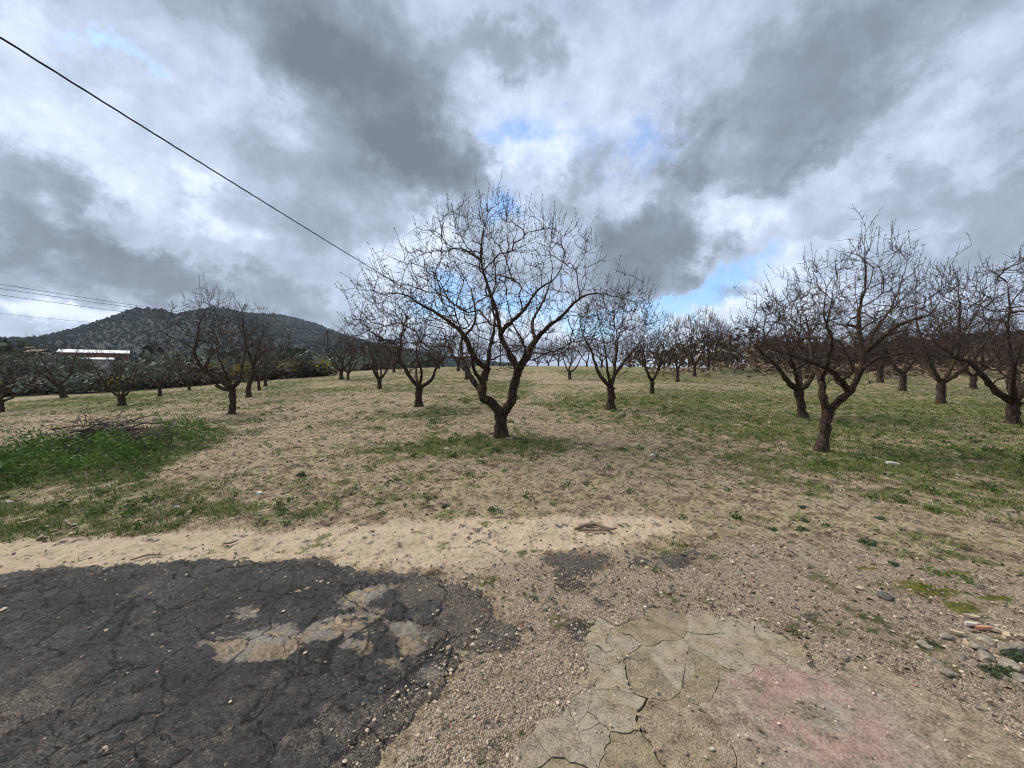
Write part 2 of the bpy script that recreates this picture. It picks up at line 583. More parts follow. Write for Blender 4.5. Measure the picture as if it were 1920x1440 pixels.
def concrete_mat(name, kind):
    m, nt, b = new_mat(name)
    p = pos(nt)
    n1 = nt.noise(p, 2.6, 5, 0.6)
    n2 = nt.noise(p, 14, 5, 0.62)
    n3 = nt.noise(p, 95, 4, 0.65)
    f = nt.m('ADD', nt.m('MULTIPLY', n2, 0.45), nt.m('MULTIPLY', n3, 0.55))
    tan = nt.ramp(f, [(0.36, (0.085, 0.068, 0.040)), (0.48, (0.215, 0.175, 0.108)), (0.62, (0.33, 0.28, 0.185))])
    grey = nt.ramp(f, [(0.36, (0.115, 0.096, 0.070)), (0.48, (0.245, 0.208, 0.153)), (0.64, (0.345, 0.300, 0.228))])
    brown = nt.ramp(f, [(0.36, (0.075, 0.056, 0.035)), (0.48, (0.225, 0.173, 0.112)), (0.62, (0.40, 0.325, 0.228))])
    if kind == 'tan':
        c = nt.mix(nt.ss(n1, 0.56, 0.72, 0, 0.6), tan, grey)
    elif kind == 'grey':
        c = nt.mix(nt.ss(nt.noise(p, 4.5, 8, 0.7), 0.44, 0.60, 0, 0.9), grey, tan)
    else:
        pale = nt.ramp(f, [(0.34, (0.15, 0.13, 0.11)), (0.5, (0.27, 0.24, 0.20)), (0.66, (0.38, 0.345, 0.295))])
        sc = SLAB_RING
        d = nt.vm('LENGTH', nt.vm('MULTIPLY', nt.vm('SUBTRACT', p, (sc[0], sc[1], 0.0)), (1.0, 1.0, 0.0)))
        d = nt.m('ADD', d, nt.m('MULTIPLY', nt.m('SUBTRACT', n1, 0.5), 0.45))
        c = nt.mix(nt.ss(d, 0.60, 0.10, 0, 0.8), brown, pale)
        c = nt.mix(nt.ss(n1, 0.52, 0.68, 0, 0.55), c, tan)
        ring = nt.m('MULTIPLY', nt.ss(d, 0.46, 0.20), nt.ss(d, 0.04, 0.20))  # soft pinkish ring round a paler centre, mixed into the slab colour
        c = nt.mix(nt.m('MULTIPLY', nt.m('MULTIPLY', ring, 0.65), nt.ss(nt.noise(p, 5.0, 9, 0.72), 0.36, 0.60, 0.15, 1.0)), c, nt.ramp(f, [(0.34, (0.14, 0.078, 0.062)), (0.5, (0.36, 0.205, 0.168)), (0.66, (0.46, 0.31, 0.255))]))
    dirt = nt.ss(nt.noise(nt.vm('ADD', p, (5.0, 9.0, 1.0)), 6, 9, 0.74), 0.53, 0.62, 0, 0.85)
    c = nt.mix(dirt, c, nt.ramp(n3, [(0.34, (0.060, 0.048, 0.036)), (0.5, (0.17, 0.138, 0.10)), (0.66, (0.30, 0.255, 0.195))]))
    nt.link(c, b.inputs['Base Color'])
    h = nt.m('ADD', nt.m('MULTIPLY', n3, 1.0), nt.m('MULTIPLY', n2, 0.4))
    bump(nt, b, h, 1.0 if kind != 'grey' else 0.6, 0.014)
    return m


def bark_mat():
    m, nt, b = new_mat('bark')
    p = nt.node('ShaderNodeTexCoord', out=3)
    st = nt.vm('MULTIPLY', p, (1, 1, 0.28))
    n1 = nt.noise(st, 26, 6, 0.65)
    n2 = nt.noise(p, 3.2, 4, 0.6)
    n3 = nt.noise(p, 17, 4, 0.6)
    c = nt.ramp(n1, [(0.34, (0.013, 0.009, 0.007)), (0.5, (0.045, 0.031, 0.024)), (0.66, (0.105, 0.080, 0.062))])
    lich = nt.m('MULTIPLY', nt.ss(n2, 0.50, 0.66), nt.ss(n3, 0.45, 0.60, 0, 0.7))
    c = nt.mix(lich, c, (0.12, 0.074, 0.022))
    nt.link(c, b.inputs['Base Color'])
    b.inputs['Roughness'].default_value = 0.95
    b.inputs['Specular IOR Level'].default_value = 0.1
    bump(nt, b, n1, 1.0, 0.03)
    return m


def forest_mat():
    m, nt, b = new_mat('pine_foliage')
    t = nt.attr('tint')
    c = nt.ramp(t, [(0.0, (0.010, 0.020, 0.021)), (0.5, (0.018, 0.033, 0.033)), (1.0, (0.030, 0.048, 0.044))])
    nt.link(c, b.inputs['Base Color'])
    b.inputs['Roughness'].default_value = 1.0
    b.inputs['Specular IOR Level'].default_value = 0.0
    return m


def terrain(x, y):
    """broad shape of the land: level by the road, rising to a crest, falling away on the left"""
    sp = lambda t, k: k * np.logaddexp(0, t / k)
    ramp = 0.047 * (sp(y - 15, 4.0) - sp(-15.0 + 0 * y, 4.0)) - 0.088 * sp(y - 64, 6.0)
    ramp = ramp * (1 - 0.35 * np.clip((x - 8) / 30, 0, 1) * np.clip((90 - y) / 40, 0, 1))
    left = -0.050 * sp(-(x + 9), 3.0)
    left = np.maximum(left, -2.6) * np.clip((y - 6) / 8, 0, 1)
    z = ramp + left
    z = -sp(-(z + 7.0), 1.0) * 0 + np.maximum(z, -7.0)
    # low earth bank at the right-hand end of the field
    bx = (x - 22) / 16.0
    bank = 0.75 * np.exp(-((y - (37 - 0.10 * (x - 20))) / 2.2) ** 2) * np.clip((x - 12) / 8, 0, 1) * np.clip((70 - x) / 10, 0, 1)
    return z + bank


# zones of the forecourt (world metres)
ASPHALT = [(-7.43, 2.82), (-5.06, 2.83), (-3.95, 2.90), (-3.63, 2.98), (-3.28, 3.05), (-2.92, 3.13), (-2.53, 3.19), (-2.06, 3.17), (-1.60, 3.13), (-1.12, 3.03), (-0.75, 2.95), (-0.44, 2.83), (-0.23, 2.72), (-0.11, 2.50), (-0.05, 2.39), (0.15, 2.37), (0.09, 2.22), (-0.03, 2.14), (-0.30, 2.09), (-0.30, 1.92), (-0.40, 1.74), (-0.51, 1.62), (-0.55, 1.47), (-0.59, 1.26), (-0.74, 0.89), (-3.25, 0.89), (-7.02, 1.99)]
ISLANDS = [[(0.27, 3.13), (0.45, 3.21), (0.74, 3.18), (0.67, 3.05), (0.51, 2.85), (0.46, 2.69), (0.35, 2.71), (0.39, 2.97)],
           [(1.05, 3.15), (1.30, 3.27), (1.63, 3.29), (1.63, 3.21), (1.32, 3.10), (1.09, 3.08)],
           [(0.24, 2.22), (0.34, 2.36), (0.48, 2.39), (0.51, 2.29), (0.39, 2.16), (0.28, 2.15)]]
PATCHES = [[(-1.80, 2.17), (-1.66, 2.24), (-1.48, 2.36), (-1.30, 2.29), (-1.23, 2.40), (-1.11, 2.44), (-0.86, 2.33), (-0.86, 2.24), (-1.03, 2.26), (-1.10, 2.20), (-1.19, 2.20), (-1.25, 2.09), (-1.39, 2.02), (-1.56, 2.01), (-1.67, 2.09)],
           [(-1.04, 2.28), (-0.81, 2.17), (-0.81, 2.09), (-0.95, 2.10)],
           [(-0.81, 2.38), (-0.63, 2.40), (-0.58, 2.24), (-0.49, 2.20), (-0.55, 2.08), (-0.64, 2.08), (-0.69, 2.20)],
           [(-1.24, 2.61), (-1.06, 2.77), (-0.82, 2.82), (-0.82, 2.75), (-0.94, 2.69), (-0.98, 2.54), (-1.15, 2.53)],
           [(-1.13, 2.48), (-0.97, 2.52), (-0.80, 2.51), (-0.82, 2.41), (-0.99, 2.40), (-1.11, 2.43)],
           [(-0.74, 2.03), (-0.63, 2.05), (-0.58, 2.01), (-0.58, 1.96), (-0.70, 1.99)],
           [(-0.50, 1.95), (-0.37, 1.99), (-0.33, 1.93), (-0.44, 1.91)],
           [(-1.85, 2.50), (-1.71, 2.53), (-1.62, 2.39), (-1.71, 2.36)],
           [(-0.14, 2.41), (0.02, 2.44), (0.18, 2.50), (0.10, 2.39), (-0.07, 2.37)]]
SANDY = [(-7.68, 3.27), (-4.76, 3.51), (-4.25, 3.59), (-3.66, 3.71), (-2.90, 3.67), (-2.16, 3.83), (-1.43, 3.90), (-0.62, 3.97), (0.23, 4.07), (0.94, 4.19), (1.68, 4.12), (1.84, 3.83), (1.35, 3.42), (0.88, 3.27), (0.18, 3.13), (-0.46, 2.93), (-1.10, 3.00), (-2.04, 3.13), (-2.89, 3.09), (-3.57, 2.93), (-3.91, 2.87), (-6.47, 2.75)]
GRAVEL = [(-0.57, 2.85), (0.18, 3.13), (1.60, 3.32), (2.78, 3.65), (3.37, 3.22), (3.93, 2.89), (4.98, 2.61), (2.84, 1.36), (1.52, 1.08), (-0.34, 0.89), (-0.56, 1.20), (-0.54, 1.56), (-0.30, 1.89), (-0.27, 2.09), (0.13, 2.20), (-0.07, 2.44), (-0.23, 2.75)]
SLAB_RING = (1.39, 1.70)

# cracked concrete: seed points of the broken plates (kind, x, y); 'x' seeds only bound the outline
PLATES = []


def plate_seeds():
    r = random.Random(5)
    strip = [(0.56, 2.36), (0.63, 2.20), (0.53, 1.96), (0.47, 1.77), (0.45, 1.64), (0.26, 1.58), (0.09, 1.53), (0.14, 1.59), (0.31, 1.74), (0.41, 1.96), (0.44, 2.20)]
    tan = [(0.71, 2.39), (0.91, 2.50), (1.18, 2.51), (1.32, 2.44), (0.91, 2.20), (0.85, 1.98), (1.06, 1.99), (1.14, 2.08), (1.00, 1.89), (0.72, 1.83), (0.63, 1.86), (0.62, 2.07)]
    lite = [(0.93, 2.22), (1.25, 2.44), (1.51, 2.41), (1.61, 2.22), (1.61, 2.13), (1.35, 2.05), (1.11, 2.01), (0.87, 1.99)]
    slab = [(0.81, 1.79), (1.03, 1.87), (1.29, 2.05), (1.62, 2.10), (1.95, 2.06), (2.12, 1.87), (2.22, 1.73), (2.25, 1.56), (2.36, 1.20), (1.77, 0.89), (0.48, 0.89), (0.72, 1.51)]
    mid = [(0.55, 1.79), (0.70, 1.79), (0.77, 1.77), (0.70, 1.51), (0.61, 1.45), (0.54, 1.63)]
    low = [(0.00, 1.49), (0.32, 1.56), (0.50, 1.56), (0.57, 1.41), (0.42, 0.89), (-0.34, 0.89)]
    for kind, poly, sp in (('strip', strip, 0.075), ('tan', tan, 0.24), ('lite', lite, 0.20), ('slab', slab, 0.25), ('mid', mid, 0.30), ('low', low, 0.28)):
        P = np.array(poly)
        x0, y0 = P.min(0) - 0.02
        x1, y1 = P.max(0) + 0.02
        nx, ny = int((x1 - x0) / sp) + 2, int((y1 - y0) / sp) + 2
        for i in range(nx):
            for j in range(ny):
                x = x0 + (i + r.uniform(-0.38, 0.38)) * sp + (j % 2) * sp * 0.4
                y = y0 + (j + r.uniform(-0.38, 0.38)) * sp
                if poly_sd(np.array([x]), np.array([y]), poly)[0] > -0.01:
                    PLATES.append((kind, x, y))
    union = [strip, tan, lite, slab, mid, low]
    out = []
    for i in range(60):
        for j in range(46):
            x = -1.6 + i * 0.13 + r.uniform(-0.04, 0.04)
            y = 0.2 + j * 0.13 * 0.55 + r.uniform(-0.03, 0.03)
            s = max(poly_sd(np.array([x]), np.array([y]), u)[0] for u in union)
            if -0.30 < s < -0.055:
                out.append(('x', x, y))
    PLATES.extend(out)


plate_seeds()
_ps = np.array([(p[1], p[2]) for p in PLATES])
_pk = np.array([0.0 if p[0] == 'x' else 1.0 for p in PLATES])


def plate_mask(x, y):
    out = np.zeros(x.shape)
    near = (x > -2.2) & (x < 6) & (y > -0.5) & (y < 3.4)
    idx = np.nonzero(near)[0]
    for k in range(0, len(idx), 20000):
        q = idx[k:k + 20000]
        d = (x[q, None] - _ps[None, :, 0]) ** 2 + (y[q, None] - _ps[None, :, 1]) ** 2
        dk = np.sqrt(d[:, _pk > 0.5].min(1))
        dx = np.sqrt(d[:, _pk < 0.5].min(1))
        wob = 0.10 * (fbm(x[q], y[q], 7, 4, 105, 0.6) - 0.5)
        out[q] = (dx - dk + wob > 0.035) & (dk < 0.45)
    return out


GREEN = [(*(-0.87, 7.80), 1.9, 0.75, 1.0), (*(-1.78, 7.08), 1.3, 0.45, 0.7), (*(-0.36, 8.54), 1.2, 0.8, 0.6), (*(5.57, 9.50), 1.6, 0.7, 0.9),
         (*(6.17, 6.29), 1.9, 0.6, 0.9), (*(10.21, 11.10), 3.0, 1.0, 0.7), (*(5.49, 5.15), 1.0, 0.5, 0.4), (*(8.80, 7.07), 2.0, 0.8, 0.5),
         (*(-5.03, 3.83), 1.1, 0.45, 1.0), (*(-5.31, 4.19), 1.0, 0.25, 0.7), (*(-3.19, 4.27), 0.55, 0.22, 1.0), (*(-2.38, 4.12), 0.5, 0.15, 0.6),
         (*(-5.37, 5.04), 1.8, 0.5, 0.6), (*(-3.73, 6.67), 0.5, 0.2, 0.5), (*(-11.46, 17.54), 2.6, 1.2, 0.7), (*(-11.21, 22.40), 4.0, 2.0, 0.6),
         (*(-2.89, 12.96), 1.6, 0.7, 0.8), (*(1.69, 15.16), 1.6, 0.8, 0.5), (*(-25.37, 21.45), 5.0, 1.5, 1.0), (*(-29.24, 25.96), 6.0, 1.6, 1.0),
         (*(6.40, 17.05), 3.0, 1.4, 0.7), (*(5.45, 4.36), 1.0, 0.4, 0.55), (*(7.12, 5.40), 1.2, 0.5, 0.4), (*(-1.66, 4.53), 0.9, 0.25, 0.4),
         (*(-8.68, 11.53), 2.2, 0.7, 0.55), (*(15.67, 15.22), 6.0, 3.0, 0.45), (*(10.54, 19.45), 6.0, 3.0, 0.35)]
BARE = [(*(1.59, 5.96), 1.6, 1.1, 0.8), (*(1.92, 4.72), 1.8, 0.9, 0.8), (*(1.87, 8.35), 0.8, 0.8, 0.9), (*(1.73, 20.78), 0.7, 4.0, 0.8),
        (*(3.32, 34.16), 1.4, 8.0, 0.9), (*(-11.44, 10.80), 5.0, 1.5, 0.6), (*(3.78, 4.19), 1.6, 0.5, 0.5)]
WEEDS = [(-10.80, 5.27), (-8.42, 5.67), (-9.11, 6.78), (-8.66, 7.04), (-8.19, 7.51), (-8.10, 8.29), (-8.27, 9.41), (-7.92, 10.14), (-6.98, 9.35), (-6.27, 8.01), (-5.95, 6.75), (-5.37, 5.40), (-6.13, 5.20), (-6.42, 4.97), (-6.75, 4.53), (-8.31, 4.04)]


def masks(x, y):
    r = np.hypot(x, y)
    near = (r < 30)
    xs, ys = x[near], y[near]
    wob = (fbm(xs, ys, 2.2, 4, 3) - 0.5)
    z = np.zeros(x.shape)
    sand, grav, asp, patch, isl, weed = (z.copy() for _ in range(6))
    wx, wy = xs + 0.22 * (fbm(xs, ys, 3.0, 4, 11) - 0.5), ys + 0.16 * (fbm(xs, ys, 3.0, 4, 12) - 0.5)
    sand[near] = sstep(poly_sd(wx, wy, SANDY) + 0.35 * wob, -0.12, 0.18)
    grav[near] = sstep(poly_sd(wx, wy, GRAVEL) + 0.5 * wob, -0.35, 0.35)
    a = poly_sd(wx, wy, ASPHALT)
    i_ = np.max([poly_sd(wx, wy, q) for q in ISLANDS], 0)
    asp[near] = a
    isl[near] = i_
    asp[~near] = -9
    isl[~near] = -9
    px_, py_ = xs + 0.12 * (fbm(xs, ys, 10, 4, 21) - 0.5), ys + 0.12 * (fbm(xs, ys, 10, 4, 22) - 0.5)
    patch[near] = np.max([poly_sd(px_, py_, q) for q in PATCHES], 0)
    patch[~near] = -9
    weed[near] = poly_sd(wx, wy, WEEDS)
    weed[~near] = -9
    g = 0.27 + 0.9 * (fbm(x, y, 0.16, 4, 31) - 0.5) + 0.9 * (fbm(x, y, 1.1, 4, 37) - 0.5) + 0.17 * sstep(r, 7, 18)
    g = g + 0.10 * sstep(x, 2, 9) * sstep(y, 6, 10) - 0.12 * sstep(-x, 5, 12) * sstep(y, 5, 9) * sstep(-y, -24, -18)
    for (cx, cy, rx, ry, k) in GREEN:
        g = g + k * 0.72 * np.exp(-((x - cx) / rx) ** 2 - ((y - cy) / ry) ** 2)
    for (cx, cy, rx, ry, k) in BARE:
        g = g - k * 0.6 * np.exp(-((x - cx) / rx) ** 2 - ((y - cy) / ry) ** 2)
    g = np.clip(g, 0, 1.2)
    g = np.maximum(g, sstep(weed + 0.5 * (fbm(x, y, 2.0, 3, 38) - 0.5), -0.3, 0.15))
    g = g * (1 - sand) * (1 - 0.9 * grav) * (asp < -0.05)
    g = np.where(r > 75, 0.6, g)
    moss = np.zeros(x.shape)
    for (cx, cy, rx, ry) in MOSS:
        moss = np.maximum(moss, np.exp(-((x - cx) / rx) ** 2 - ((y - cy) / ry) ** 2))
    return dict(sand=sand, gravel=grav, grass=np.clip(g, 0, 1), moss=moss * 0.75, tar=np.where(isl > -8, sstep(isl, -0.12, 0.05), 0.0)), asp, isl, patch, weed


MOSS = [(*(2.84, 2.75), 0.35, 0.13), (*(3.44, 2.93), 0.22, 0.06), (*(2.97, 2.68), 0.3, 0.10), (*(2.98, 2.50), 0.25, 0.08),
        (*(3.37, 2.60), 0.2, 0.05), (*(2.85, 3.01), 0.14, 0.04), (*(2.82, 3.32), 0.2, 0.05)]


def micro(x, y):
    """small relief of the soil"""
    r = np.hypot(x, y)
    f = sstep(-r, -45, -8)
    h = 0.055 * (fbm(x, y, 1.3, 4, 51) - 0.5) + 0.11 * (fbm(x, y, 0.33, 3, 52) - 0.5) * sstep(r, 4, 8)
    h = h + f * (0.036 * (fbm(x, y, 8, 3, 53) - 0.5) + 0.016 * (vn(x, y, 36, 54) - 0.5) + 0.011 * (vn(x, y, 75, 55) - 0.5))
    return h


def ground_z(x, y):
    x = np.atleast_1d(np.asarray(x, float))
    y = np.atleast_1d(np.asarray(y, float))
    return terrain(x, y) + micro(x, y)


def gz(x, y):
    return float(ground_z(x, y)[0])


# ------------------------------------------------------------------ ground sheet
def build_ground():
    M['ground'] = ground_mat()
    M['asphalt'] = asphalt_mat()
    a_f = np.linspace(R(-64), R(64), 560)
    a_b = np.linspace(R(64), R(296), 42)[1:-1]
    ang = np.concatenate([a_f, a_b])
    rad = np.concatenate([np.geomspace(0.55, 1.25, 25)[:-1], np.geomspace(1.25, 14, 400)[:-1], np.geomspace(14, 95, 130)[:-1], np.geomspace(95, 6000, 26)])
    na, nr = len(ang), len(rad)
    A, RR = np.meshgrid(ang, rad)
    jit = rng.uniform(-0.35, 0.35, A.shape)
    X = (RR * np.sin(A)).ravel()
    Y = (RR * np.cos(A)).ravel()
    mk, asp, isl, patch, weed = masks(X, Y)
    Z = terrain(X, Y) + micro(X, Y)
    pm = plate_mask(X, Y)
    flat = np.maximum(np.maximum(sstep(asp, -0.10, 0.05), sstep(isl, -0.10, 0.02)), mk['gravel'] * 0.5)
    Z = terrain(X, Y) + micro(X, Y) * (1 - 0.75 * flat)
    Z = np.where(pm > 0.5, terrain(X, Y) - 0.034 + 0.35 * (Z - terrain(X, Y)), Z)
    # wheel-smoothed sand and a slight heap under the weeds
    Z = Z + 0.05 * sstep(weed, -0.1, 0.6) - 0.012 * mk['sand'] * (RR.ravel() < 12)
    Z = Z - 0.02 * sstep(asp, -0.02, 0.05)
    V = np.stack([X, Y, Z], 1)
    i = np.arange(nr - 1)[:, None] * na
    j = np.arange(na)[None, :]
    j2 = (j + 1) % na
    F = np.stack([i + j, i + na + j, i + na + j2, i + j2], -1).reshape(-1, 4)
    c = len(V)
    V2 = np.vstack([V, [[0, 0, 0]]])
    fan = np.stack([np.full(na, c), np.arange(na), (np.arange(na) + 1) % na], 1)
    at = {k: np.append(v, v[0]) for k, v in mk.items()}
    me = mesh_np('ground', V2, [F[:, ::-1], fan[:, ::-1]], True, at)
    # make sure it faces up
    o = obj('ground', me, M['ground'])
    tag(o, 'brown orchard soil with dry grass, gravel and a sandy verge', None, None, 'structure')

    # worn asphalt: a thin sheet with a ragged edge lying on the soil
    cover = asp
    fm = (cover[F].max(1) > -0.07) & (RR.ravel()[F].max(1) < 25)
    Fa = F[fm]
    ids = np.unique(Fa)
    remap = np.full(len(V), -1)
    remap[ids] = np.arange(len(ids))
    x, y = X[ids], Y[ids]
    base = terrain(x, y)
    cv = cover[ids] + 0.10 * (fbm(x, y, 9, 4, 61) - 0.5) + 0.05 * (vn(x, y, 45, 62) - 0.5)
    lift = -0.035 + 0.040 * sstep(cv, -0.08, 0.06)
    relief = 0.016 * (fbm(x, y, 1.1, 3, 63) - 0.5) + 0.034 * (fbm(x, y, 18, 3, 64) - 0.5) + 0.016 * (vn(x, y, 65, 65) - 0.5)
    # crack network
    wx = x + 0.10 * (fbm(x, y, 6, 3, 71) - 0.5)
    wy = y + 0.10 * (fbm(x, y, 6, 3, 72) - 0.5)
    cr = crack_dist(wx, wy, 0.34, 5)
    cr2 = crack_dist(wx, wy, 0.13, 6)
    coarse = sstep(fbm(x, y, 0.8, 2, 73), 0.42, 0.58)
    relief = relief - 0.022 * sstep(-cr, -0.018, -0.003) * (0.4 + 0.6 * coarse)
    relief = relief - 0.008 * sstep(-cr2, -0.010, -0.001) * sstep(fbm(x, y, 0.9, 2, 74), 0.5, 0.62)
    pt = patch[ids]
    relief = relief - 0.012 * sstep(pt, -0.02, 0.01)
    fray = sstep(fbm(x, y, 1.6, 4, 81), 0.40, 0.62)
    dust = 0.8 * sstep(-asp[ids], -0.14, 0.03) + 0.7 * sstep(-asp[ids], -0.6, 0.05) * sstep(x, -1.4, -0.6) + 0.24 * fray
    dust = dust + 0.55 * np.exp(-((x - (-2.36, 1.83)[0]) / 0.55) ** 2 - ((y - (-2.36, 1.83)[1]) / 0.16) ** 2)
    dust = dust + 0.15 * sstep(-y, -2.0, -1.55) + 0.30 * np.exp(-((x + 0.35) / 0.35) ** 2 - ((y - 2.75) / 0.35) ** 2)
    bare = 0.95 * sstep(-asp[ids], -0.03, 0.05) * sstep(y, 2.7, 3.1)
    me = mesh_np('asphalt_road', np.stack([x, y, base + lift + relief], 1), remap[Fa][:, ::-1], True,
                 dict(dust=np.clip(dust, 0, 1), patch=sstep(pt, -0.05, 0.05), bare=bare))
    tag(obj('asphalt_road', me, M['asphalt']), 'worn dark asphalt with crumbling edge and pale patches', None, None, 'structure')


def crack_dist(x, y, s, seed):
    gx, gy = np.floor(x / s), np.floor(y / s)
    d1 = np.full(x.shape, 9.0)
    d2 = np.full(x.shape, 9.0)
    for i in (-1, 0, 1):
        for j in (-1, 0, 1):
            cx = (gx + i + _h(gx + i, gy + j, seed)) * s
            cy = (gy + j + _h(gx + i, gy + j, seed + 90)) * s
            d = np.hypot(x - cx, y - cy)
            d2 = np.minimum(d2, np.maximum(d, d1))
            d1 = np.minimum(d1, d)
    return (d2 - d1) / 2


build_ground()


# ------------------------------------------------------------------ broken concrete pad
def build_pad():
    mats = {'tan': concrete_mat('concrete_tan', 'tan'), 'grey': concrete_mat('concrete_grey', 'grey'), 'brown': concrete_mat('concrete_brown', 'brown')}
    kindmat = {'strip': 'grey', 'tan': 'tan', 'lite': 'grey', 'slab': 'brown', 'mid': 'brown', 'low': 'tan'}
    r = random.Random(9)
    pad = empty('concrete_pad', (1.2, 1.6, 0.0))
    tag(pad, 'cracked concrete pad of grey, tan and brown plates beside the asphalt', None, None, 'structure')
    S = [(k, np.array((x, y))) for k, x, y in PLATES]

    def clip(poly, n, c):
        out = []
        for i in range(len(poly)):
            a, b = poly[i], poly[(i + 1) % len(poly)]
            da, db = a @ n - c, b @ n - c
            if da <= 0:
                out.append(a)
            if (da < 0) != (db < 0):
                out.append(a + (b - a) * (da / (da - db)))
        return out

    def cell(i):
        k, p = S[i]
        sq = 0.6
        poly = [p + np.array(q) for q in ((-sq, -sq), (sq, -sq), (sq, sq), (-sq, sq))]
        for j, (k2, q) in enumerate(S):
            if j == i:
                continue
            d = q - p
            L = np.linalg.norm(d)
            if L > 1.2:
                continue
            if k == 'slab' and k2 == 'slab':
                gap = 0.0
            elif k2 == 'x':
                gap = -0.02
            elif 'strip' in (k, k2) and k != k2:
                gap = 0.0055
            elif {k, k2} == {'mid', 'slab'} or {k, k2} == {'mid', 'low'}:
                gap = 0.0055
            else:
                gap = 0.0016 + 0.0022 * ((i * 7 + j * 13) % 5) / 5 if (i + j) % 3 else 0.0010
            n = d / L
            poly = clip(poly, n, n @ (p + d / 2) - gap / 2)
            if len(poly) < 3:
                return []
        return poly

    def outline(poly, wob):
        pts = []
        for a, b in zip(poly, poly[1:] + poly[:1]):
            L = np.linalg.norm(b - a)
            n = max(1, int(L / 0.022))
            for t in range(n):
                pts.append(a + (b - a) * t / n)
        P = np.array(pts)
        P[:, 0] += wob * (fbm(P[:, 0], P[:, 1], 9, 3, 101) - 0.5)
        P[:, 1] += wob * (fbm(P[:, 0] + 7.7, P[:, 1], 9, 3, 102) - 0.5)
        return P

    def plate(me_bm, P, z, tilt):
        c = P.mean(0)
        zt = z + (P - c) @ np.array(tilt)
        top = [me_bm.verts.new((p[0] - 1.2, p[1] - 1.6, h)) for p, h in zip(P, zt)]
        bot = [me_bm.verts.new((p[0] - 1.2, p[1] - 1.6, -0.05)) for p in P]
        try:
            me_bm.faces.new(top)
        except ValueError:
            return
        n = len(top)
        for i in range(n):
            me_bm.faces.new((top[i], bot[i], bot[(i + 1) % n], top[(i + 1) % n]))

    slab_bm = bmesh.new()
    for i, (k, p) in enumerate(S):
        if k == 'x':
            continue
        poly = cell(i)
        if len(poly) < 3:
            continue
        a = np.array(poly)
        if 0.5 * ((a[:, 0] * np.roll(a[:, 1], -1)).sum() - (a[:, 1] * np.roll(a[:, 0], -1)).sum()) < 0:
            poly = poly[::-1]
        P = outline(poly, 0.11)
        if k == 'slab':
            plate(slab_bm, P, 0.003, (0, 0))
            continue
        bm = bmesh.new()
        plate(bm, P, 0.001 + r.uniform(-0.0015, 0.0015), (r.uniform(-0.008, 0.008), r.uniform(-0.008, 0.008)))
        me = bpy.data.meshes.new('plate')
        bm.normal_update()
        bm.to_mesh(me)
        bm.free()
        km = kindmat[k]
        if k == 'tan' and r.random() < 0.0:
            km = 'grey'
        obj('concrete_plate', me, mats[km], pad)
    me = bpy.data.meshes.new('slab')
    bmesh.ops.remove_doubles(slab_bm, verts=slab_bm.verts, dist=0.0015)
    slab_bm.to_mesh(me)
    slab_bm.free()
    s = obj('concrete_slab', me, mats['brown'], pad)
    s['label'] = 'large brown pebbled slab with a pinkish ring round a paler centre'


build_pad()


# ------------------------------------------------------------------ almond trees
M['bark'] = bark_mat()
M['twig'] = tint_mat('twig', [(0.0, (0.020, 0.014, 0.011)), (0.6, (0.052, 0.034, 0.026)), (1.0, (0.100, 0.064, 0.044))], 0.95)
M['dry_leaf'] = tint_mat('dry_leaf', [(0.0, (0.02, 0.014, 0.012)), (1.0, (0.07, 0.042, 0.028))], 0.95)


